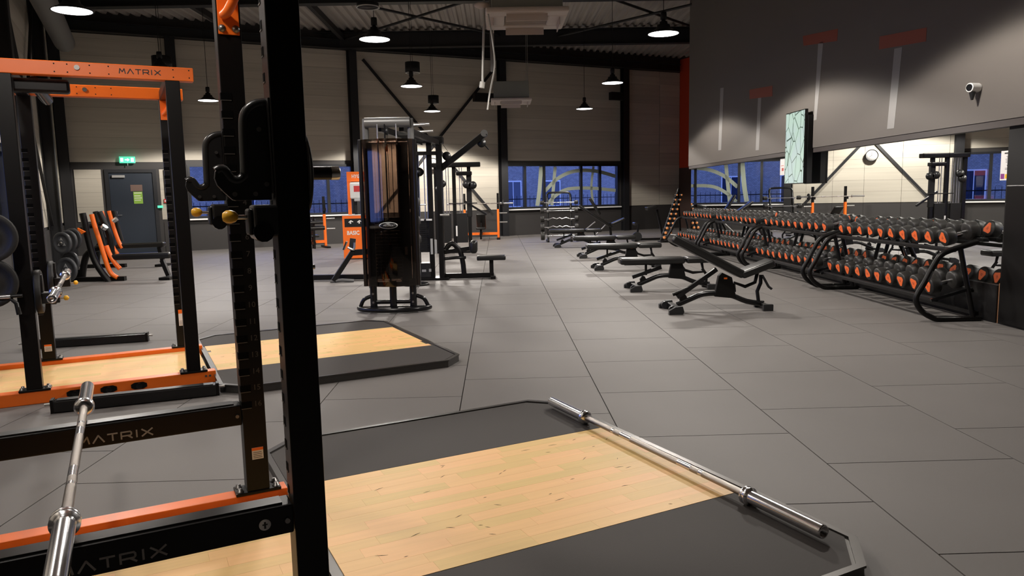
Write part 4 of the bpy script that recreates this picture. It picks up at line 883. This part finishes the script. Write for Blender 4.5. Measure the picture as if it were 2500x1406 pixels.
# ------------------------------------------------------------------ hygiene stand
hy = empty('hygiene_stand', (-3.35, 17.75, 0), math.radians(4), 'orange hygiene stand with paper dispenser and white lettering', 'dispenser stand')
MB().box((-.30, -.15, .02), (.30, .15, 1.03)).build('cabinet', ORANGE, hy, bevel=.008)
MB().box((-.31, -.16, 1.03), (.31, .16, 1.05)).build('cabinet_top', WHITE, hy)
MB().box((-.25, -.152, .76), (.27, -.149, .96)).build('bottle_recess', BLACKM, hy)
for x in (-.10, .10): 
    MB().tube([(x-.05, -.17, .87), (x, -.17, .91), (x+.05, -.17, .88)], .012, 8).tube([(x-.01, -.17, .84), (x-.01, -.17, .90)], .018, 8).build('spray_head', WHITE, hy)
MB().box((-.17, 0, 1.05), (-.09, .05, 2.05)).build('side_post', ORANGE, hy, bevel=.004); MB().box((-.17, -.01, 1.82), (.40, .04, 2.05)).build('header_board', ORANGE, hy, bevel=.004)
MB().box((-.02, .02, 1.05), (.05, .06, 1.8)).build('rear_post', BLACKM, hy)
ds = MB().box((-.09, -.16, 1.42), (.32, .0, 1.80)).build('paper_dispenser', WHITE, hy, bevel=.03); MB().box((0, -.162, 1.58), (.24, -.160, 1.72)).build('dispenser_sticker', RED, ds); MB().box((-.0, -.18, 1.36), (.32, -.02, 1.42)).build('paper_outlet', nmat('grey_plastic', (.4, .4, .4), .5), ds, bevel=.015)
text_mesh('lettering', 'HYGIENE', .11, WHITE, hy, (.13, -.0115, 1.94), (PI/2, 0, 0), .0012, .003, sx=.82)
text_mesh('lettering', 'BASIC', .13, WHITE, hy, (-.06, -.152, .62), (PI/2, 0, 0), .0012, .004, sx=.85); text_mesh('lettering', '-FIT', .13, nmat('grey_lettering', (.12, .11, .11), .5), hy, (.22, -.152, .62), (PI/2, 0, 0), .0012, .004, sx=.7)
MB().box((-.28, -.17, 0), (.30, .2, .02)).build('base_plate', BLACKM, hy)
# ------------------------------------------------------------------ multi-station cable machine
XN, YN = -1.335, 9.35
cm = empty('cable_tower', (XN, YN, 0), 0, 'nearest cable tower with smoked acrylic shroud and curved floor foot', 'cable machine')
arc = [(-.45, .06, .045), (-.40, -.03, .045), (-.25, -.13, .045), (0, -.17, .045), (.25, -.13, .045), (.40, -.03, .045), (.45, .06, .045)]
MB().tube(smooth_path(arc, 4), .032, 12).tube([(-.45, .06, .045), (.45, .06, .045)], .026, 10).build('floor_foot', BLACKG, cm)
for s in (-1, 1):
    MB().tube([(s*.25, .0, .05), (s*.25, .0, .42)], .045, 12).build('lower_post', BLACKG, cm); MB().tube(smooth_path([(s*.43, .04, .06), (s*.38, .02, .16), (s*.29, .02, .20)], 3), .025, 10).build('foot_brace', BLACKG, cm)
    MB().tube([(s*.28, .10, .3), (s*.28, .10, 2.30), (s*.275, .10, 2.41)], .040, 14).build('main_post', nmat('grey_frame_paint', (.10, .098, .095), .35) if s < 0 else bpy.data.materials['grey_frame_paint'], cm)
    for z in (.13, .24): MB().cyl((s*.25, -.05, z), (s*.25, -.056, z), .014, 10).build('bolt', BOLT, cm)
GF = bpy.data.materials['grey_frame_paint']
MB().tube([(-.25, 0, .13), (.25, 0, .13)], .028, 10).tube([(0, -.02, .05), (0, -.02, .40)], .045, 12).build('lower_tie', BLACKG, cm); MB().tube([(-.25, -.02, .36), (0, -.08, .36), (.25, -.02, .36)], .03, 10).build('step_bar', BLACKG, cm)
MB().tube([(-.28, .06, 2.36), (.28, .06, 2.36)], .052, 14, sx=1.2).build('header', GF, cm); MB().tube([(-.24, .06, 2.12), (.24, .06, 2.12)], .022, 10).build('header_bar', STEEL, cm)
shp = []
for k in range(13): t = -1+2*k/12; shp.append((t*.33, -.05-.14*math.cos(t*PI/2)))
mb = MB(); n = len(shp); o_ = .006
def sh(zt, zb_):
    vs = [(a, b, zb_) for a, b in shp]+[(a, b, zt) for a, b in shp]+[(a*.98, b+o_, zb_) for a, b in shp]+[(a*.98, b+o_, zt) for a, b in shp]
    fs = [(i, i+1, n+i+1, n+i) for i in range(n-1)]+[(2*n+i, 3*n+i, 3*n+i+1, 2*n+i+1) for i in range(n-1)]
    return vs, fs
vs, fs = sh(2.15, .34); mb.add(vs, fs, True); mb.build('acrylic_shroud', SMOKE, cm)
for s in (-1, 1): MB().box((s*.335-.02, -.07, .34), (s*.335+.02, -.0, 2.15)).build('shroud_edge', BLACKG, cm, bevel=.006)
MB().bar((.17, .07, .36), (.17, .07, 2.16), .13, .06).build('inner_column', BLACKM, cm); MB().bar((-.24, .07, .36), (-.24, .07, 2.16), .06, .06).build('inner_column', BLACKM, cm)
lg = MB().lathe([(.0, -.006), (1, -.006), (1, 0), (0, 0)], ax='y', n=28); lg.v = [(a*.115, b, c*.042) for a, b, c in lg.v]
lb = lg.build('logo_ring', SILVER, cm, loc=(.0, -.193, 1.10)); l2 = MB().lathe([(0, -.009), (1, -.009), (1, -.006), (0, -.006)], ax='y', n=28); l2.v = [(a*.103, b, c*.034) for a, b, c in l2.v]; l2.build('logo_field', BLACKG, lb)
maker_word('lettering', .12, .018, SILVER, lb, lambda a, c, t: (-.06+a, -.0095-t, -.009+c), th=.09)
for x in (-.12, -.03, .11): MB().cyl((x, .02, .4), (x, .02, 2.34), .010, 8).build('guide_rod', STEEL if x != -.03 else BLACK, cm)
pl = None
for k in range(18):
    z = .46+k*.042
    if pl is None: pl = MB().box((-.19, -.04, -.018), (.13, .08, .018)).build('weight_slab', BLACKM, cm, bevel=.003); pl.location.z = z
    else: o = pl.copy(); COL.objects.link(o); o.parent = cm; o.location.z = z
for x, z in ((.0, 2.25), (.12, 2.08), (-.02, 2.05)): MB().lathe([(0, -.012), (.05, -.012), (.042, 0), (.05, .012), (0, .012)], (x, .0, z), ax='x', n=18).build('pulley', PLAST, cm)
MB().cyl((.0, 0, 1.3), (.0, 0, 2.25), .004, 6).cyl((.05, 0, 1.2), (.05, 0, 2.1), .004, 6).build('cable', BLACKM, cm)
MB().box((-.02, -.155, .95-.32), (.012, -.15, 1.05-.32)).build('instruction_label', PAPER, cm, loc=(.20, .05, .1))
# overhead link from the near tower to the second one
X2, Y2 = -1.12, 12.95
lk = empty('crossover_beam', (XN, YN, 0), 0, 'black overhead beam pair linking the near cable tower with the tower behind', 'beam')
for s in (-1, 1): MB().bar((s*.14+.02, .15, 2.30), (X2-XN+s*.14, Y2-YN-.22, 2.34), .06, .08).build('link_bar', BLACK, lk)
for t in (.35, .7): MB().bar((-.12+.1*t, t*3.4, 2.32), (.22, t*3.4, 2.32), .05, .05).build('link_cross', BLACK, lk)
MB().tube([(.05, 1.2, 2.42), (.42, 1.2, 2.44)], .025, 10).tube([(.10, 1.6, 2.36), (.44, 1.6, 2.38)], .02, 10).build('grip_bar', STEEL, lk)
# second tower: lat pulldown with angled arm and seat
t2 = empty('cable_tower', (X2, Y2, 0), 0, 'second cable tower with angled overhead arm, low row pad and rectangular seat', 'cable machine')
for x, y in ((-.02, -.08), (.14, -.08), (-.30, .10), (.14, .14)): MB().bar((x, y, .02), (x, y, 2.42), .085, .085).build('main_post', BLACK, t2, bevel=.005)
MB().box((-.36, -.14, 2.34), (.22, .2, 2.45)).build('top_cap', BLACK, t2, bevel=.01); MB().box((-.36, -.14, 2.14), (.1, .0, 2.20)).build('top_shelf', BLACKG, t2)
for x in (-.27, -.21, -.12, -.07): MB().cyl((x, -.02, .5), (x, -.02, 2.2), .009, 8).build('guide_rod', STEEL, t2)
pl = None
for k in range(16):
    z = .50+k*.036
    if pl is None: pl = MB().box((-.26, -.07, -.016), (-.06, .06, .016)).build('weight_slab', BLACKM, t2, bevel=.002); pl.location.z = z
    else: o = pl.copy(); COL.objects.link(o); o.parent = t2; o.location.z = z
MB().box((-.04, -.13, .45), (.0, -.125, .72)).box((.03, -.13, .46), (.07, -.125, .70)).build('instruction_label', nmat('grey_label', (.35, .35, .34), .5), t2)
MB().box((-.24, -.13, 1.03), (-.14, -.10, 1.06)).box((-.10, -.13, 1.03), (.0, -.10, 1.06)).build('selector_plate', WHITE, t2)
for x in (-.33, -.24, -.02): MB().tube([(x, -.02+.3*(x < -.3), .05), (x, -.02+.3*(x < -.3), 2.35)], .022, 8).build('guide_column', BLACKM, t2)
MB().tube([(-.40, .0, 1.30), (-.10, -.05, 1.30)], .012, 8).tube([(.14, -.12, 1.12), (.30, -.12, 1.12)], .02, 8).build('grip_bar', STEEL, t2)
MB().lathe([(0, -.012), (.012, -.012), (.012, .012), (0, .012)], (.0, -.1, 1.7), ax='y', n=8).build('bolt', BOLT, t2)
MB().lathe([(0, -.02), (.022, -.01), (.022, .01), (0, .02)], (-.28, -.16, .93), ax='y', n=14).build('selector_knob', YEL, t2)
MB().bar((.10, 0, 1.86), (.96, -.02, 2.50), .10, .10).build('lat_arm', BLACK, t2, bevel=.008); MB().tube([(.93, -.07, 2.49), (.93, .03, 2.49)], .06, 16).build('arm_end', GF, t2)
for x, z in ((.28, 2.12), (.88, 2.33), (-.28, 1.80), (-.2, 1.86)): MB().lathe([(0, -.02), (.075, -.02), (.062, 0), (.075, .02), (0, .02)], (x, -.03, z), ax='y', n=22).build('pulley', PLAST, t2)
MB().cyl((.93, 0, 2.30), (1.0, 0, 2.22), .012, 8).cyl((.15, -.06, 2.42), (.30, -.06, 2.2), .004, 6).build('cable', BLACKM, t2)
MB().tube(smooth_path([(.20, 0, .52), (.32, 0, .62), (.45, 0, .50), (.50, 0, .30), (.52, 0, .06)], 4), .045, 12).build('curved_support', BLACK, t2)
MB().bar((.16, 0, .055), (1.04, 0, .055), .09, .09).build('base_rail', BLACK, t2, bevel=.006); MB().box((.98, -.2, 0), (1.07, .2, .05)).build('rear_foot', BLACK, t2)
MB().bar((.16, 0, .47), (.62, 0, .53), .07, .07).build('pad_arm', BLACK, t2); cushion('knee_pad', .13, .34, .22, t2, c=(.70, -.02, .56), r=.05)
cushion('seat', .50, .30, .075, t2, c=(1.0, 0, .36), r=.02); MB().bar((1.0, 0, .08), (1.0, 0, .33), .07, .07).build('seat_post', BLACK, t2)
MB().tube([(.18, -.05, .36), (.40, -.08, .38), (.55, 0, .37)], .028, 10).build('foot_bar', BLACKG, t2); MB().box((-.36, -.18, 0), (.26, .2, .04)).build('base_plate', BLACK, t2)
MB().box((-.33, -.14, .05), (-.05, .1, .30)).build('lower_housing', PLAST, t2, bevel=.01); MB().box((-.20, -.145, .15), (-.13, -.14, .19)).build('housing_label', SILVER, t2); MB().box((-.08, -.145, .15), (-.04, -.14, .20)).build('housing_label', SILVER, t2)
# left arm: row station with angled leg
ra = empty('row_station', (-2.3, 13.15, 0), 0, 'black low row frame with slanting leg left of the near cable tower', 'cable machine')
MB().bar((-1.15, 0, .06), (.74, -.12, .06), .09, .09).build('base_rail', BLACK, ra, bevel=.006); MB().box((-1.2, -.25, 0), (-1.1, .25, .05)).build('end_foot', BLACK, ra)
MB().bar((-.55, -.35, .03), (-.22, -.25, .52), .10, .08).build('slanting_leg', BLACK, ra, bevel=.006); MB().bar((-.25, -.25, .50), (.70, -.2, .55), .09, .10).build('upper_rail', BLACK, ra, bevel=.006)
MB().tube([(-.60, -.36, .02), (-.40, -.36, .04), (-.2, -.34, .02)], .03, 10).build('leg_foot', GF, ra)
MB().bar((-.36, -.3, .56), (-.30, -.3, .70), .10, .02).bar((-.22, -.3, .56), (-.19, -.3, .75), .10, .02).build('foot_plate', PLAST, ra); MB().tube(smooth_path([(-.28, -.34, .60), (-.18, -.34, .56), (-.16, -.34, .68)], 3), .02, 8).build('d_handle', STEEL, ra)
# third tower behind
t3 = empty('cable_tower', (-1.12, 19.1, 0), 0, 'third cable tower with double pulleys in front of the cross-braced bay', 'cable machine')
for x in (-.42, .04, .42): MB().bar((x, 0, .02), (x, 0, 2.22 if x else 2.22), .09, .09).build('main_post', BLACK, t3, bevel=.005)
MB().box((-.5, -.1, 2.16), (.72, .12, 2.28)).build('top_beam', BLACK, t3, bevel=.02); MB().box((.1, -.1, 1.95), (.5, .1, 2.05)).build('arm_block', BLACK, t3, bevel=.02)
MB().bar((.42, 0, .9), (.42, 0, 2.0), .13, .10).build('carriage_cover', BLACKM, t3, bevel=.01); MB().bar((.30, -.05, 1.30), (.85, -.10, .95), .05, .05).build('swing_arm', BLACK, t3)
for x, z in ((-.26, 1.75), (-.33, 1.62), (.36, 1.72), (.52, 1.70)): MB().lathe([(0, -.02), (.10, -.02), (.085, 0), (.10, .02), (0, .02)], (x, -.08, z), ax='y', n=20).build('pulley', PLAST, t3)
for x in (-.30, -.24, -.16, -.10, .18, .24): MB().cyl((x, 0, .5), (x, 0, 2.15), .010, 8).build('guide_rod', STEEL, t3)
for x0 in (-.34, .08): MB().box((x0, -.08, .25), (x0+.28, .08, 1.0)).build('weight_stack', BLACKM, t3, bevel=.006)
MB().box((.06, -.09, .42), (.10, -.085, .68)).build('instruction_label', WHITE, t3); MB().box((-.55, -.3, 0), (.55, .3, .05)).build('base_plate', BLACK, t3)
MB().tube([(-.1, -.1, 1.25), (.62, -.1, 1.25)], .014, 8).build('grip_bar', BLACKM, t3)
# medicine-ball like rounded column of grips between the towers
sw = empty('storage_stack', (-1.38, 12.2, 0), 0, 'dark rounded attachment stand between the two cable towers', 'stand')
MB().tube([(0, 0, .02), (0, 0, 1.62)], .03, 10).build('post', BLACK, sw); MB().lathe([(0, .03), (.22, .03), (.24, 0), (0, 0)], n=20).build('base', BLACK, sw)
for z in (.55, .85, 1.15): MB().lathe([(0, .11), (.09, .10), (.13, .04), (.13, -.04), (.09, -.10), (0, -.11)], (0, 0, z+.2), n=20).build('round_weight', RUB, sw)
# ------------------------------------------------------------------ plate-loaded machines at the left
def trace(pts, Y, org): return [at(x, y, Y)-Vector(org) for x, y in pts]
def plate_machine(Y, lab, org_px, levers, frames, rail, leg, extra, zr):
    org = at(*org_px, Y); org.z = 0; e = empty('plate_loaded_machine', org, 0, lab, 'machine', 'plate-loaded machines on the left')
    T = lambda pts, dy=0: [v+Vector((0, dy, 0)) for v in trace(pts, Y, org)]
    for k, pts in enumerate(levers): MB().tube(smooth_path(T(pts, -.05+.1*k), 3), .042, 10).build('lever_arm', ORANGE, e)
    for k, pts in enumerate(frames): MB().tube(smooth_path(T(pts, -.12+.25*k), 3), .058, 10).build('main_frame', BLACK, e)
    MB().bar(*T(rail, .1), .15, .11).build('bench_rail', VINYL, e, bevel=.03); MB().bar(*T(leg, .1), .08, .07).build('end_leg', BLACK, e)
    p_ = T(leg, .1)[1]; MB().box((p_.x-.10, p_.y-.2, 0), (p_.x+.10, p_.y+.2, .05)).build('end_foot', BLACK, e)
    for pts, rr, dy in extra: MB().tube(smooth_path(T(pts, dy), 3), rr, 10).build('frame_tube', BLACK, e)
    return e
m1 = plate_machine(13.9, 'nearer black and orange plate-loaded lever machine by the navy door', (260, 680),
  [[(227, 523), (236, 556), (245, 583), (257, 622), (267, 652), (276, 668), (290, 677)], [(256, 600), (266, 625), (279, 645), (290, 657)]],
  [[(210, 520), (216, 545), (222, 574), (235, 622), (250, 653), (276, 688)], [(233, 518), (246, 545), (258, 575), (263, 612), (266, 640)]],
  [(250, 630), (413, 624)], [(390, 636), (406, 674)],
  [([(150, 588), (165, 567), (190, 556), (215, 552)], .045, .3), ([(115, 572), (150, 562), (185, 553), (212, 548)], .04, .6), ([(186, 690), (190, 650), (202, 618), (238, 604)], .06, .2), ([(172, 690), (176, 660)], .05, .2)], .45)
o_ = Vector(m1.location)
MB().tube([at(252, 558, 13.8)-o_, at(257, 552, 13.8)-o_], .055, 14).build('pivot', CHROME, m1)
MB().lathe([(0, -.02), (.085, -.02), (.085, .02), (0, .02)], at(197, 566, 13.6)-o_, ax='y', n=3, smooth=False).build('pivot_badge', ORANGE, m1)
MB().box((-.75, -.05, .0), (.35, .05, .08)).build('base_rail', BLACK, m1); MB().box((-.8, -.35, 0), (-.68, .35, .05)).build('rear_foot', BLACK, m1)
m2 = plate_machine(16.8, 'farther black and orange plate-loaded lever machine by the navy door', (275, 655),
  [[(251, 516), (258, 538), (264, 560), (276, 598), (290, 620)], [(263, 515), (269, 535), (275, 556), (287, 590), (296, 606)]],
  [[(240, 516), (248, 545), (256, 575), (266, 610), (276, 640)], [(270, 515), (282, 560), (290, 590)]],
  [(280, 602), (398, 597)], [(384, 604), (393, 640)], [([(226, 650), (230, 600), (250, 580)], .055, .2)], .45)
o_ = Vector(m2.location); MB().tube([at(277, 540, 16.7)-o_, at(285, 534, 16.7)-o_], .05, 12).build('pivot', CHROME, m2); MB().box((-.7, -.05, .0), (.3, .05, .08)).build('base_rail', BLACK, m2)
for i, (x, y, Y, r) in enumerate([(152, 593, 13.2, .19), (166, 588, 13.4, .19), (178, 583, 13.6, .19), (163, 658, 13.0, .21), (172, 640, 13.5, .19)]):
    weight_plate(at(x, y, Y), r, .05, (.25, 1, 0), 'grey three-grip weight plate on the left machine, '+['front of the upper row', 'middle of the upper row', 'back of the upper row', 'front of the lower row', 'back of the lower row'][i], 'plates loaded on the left machine')
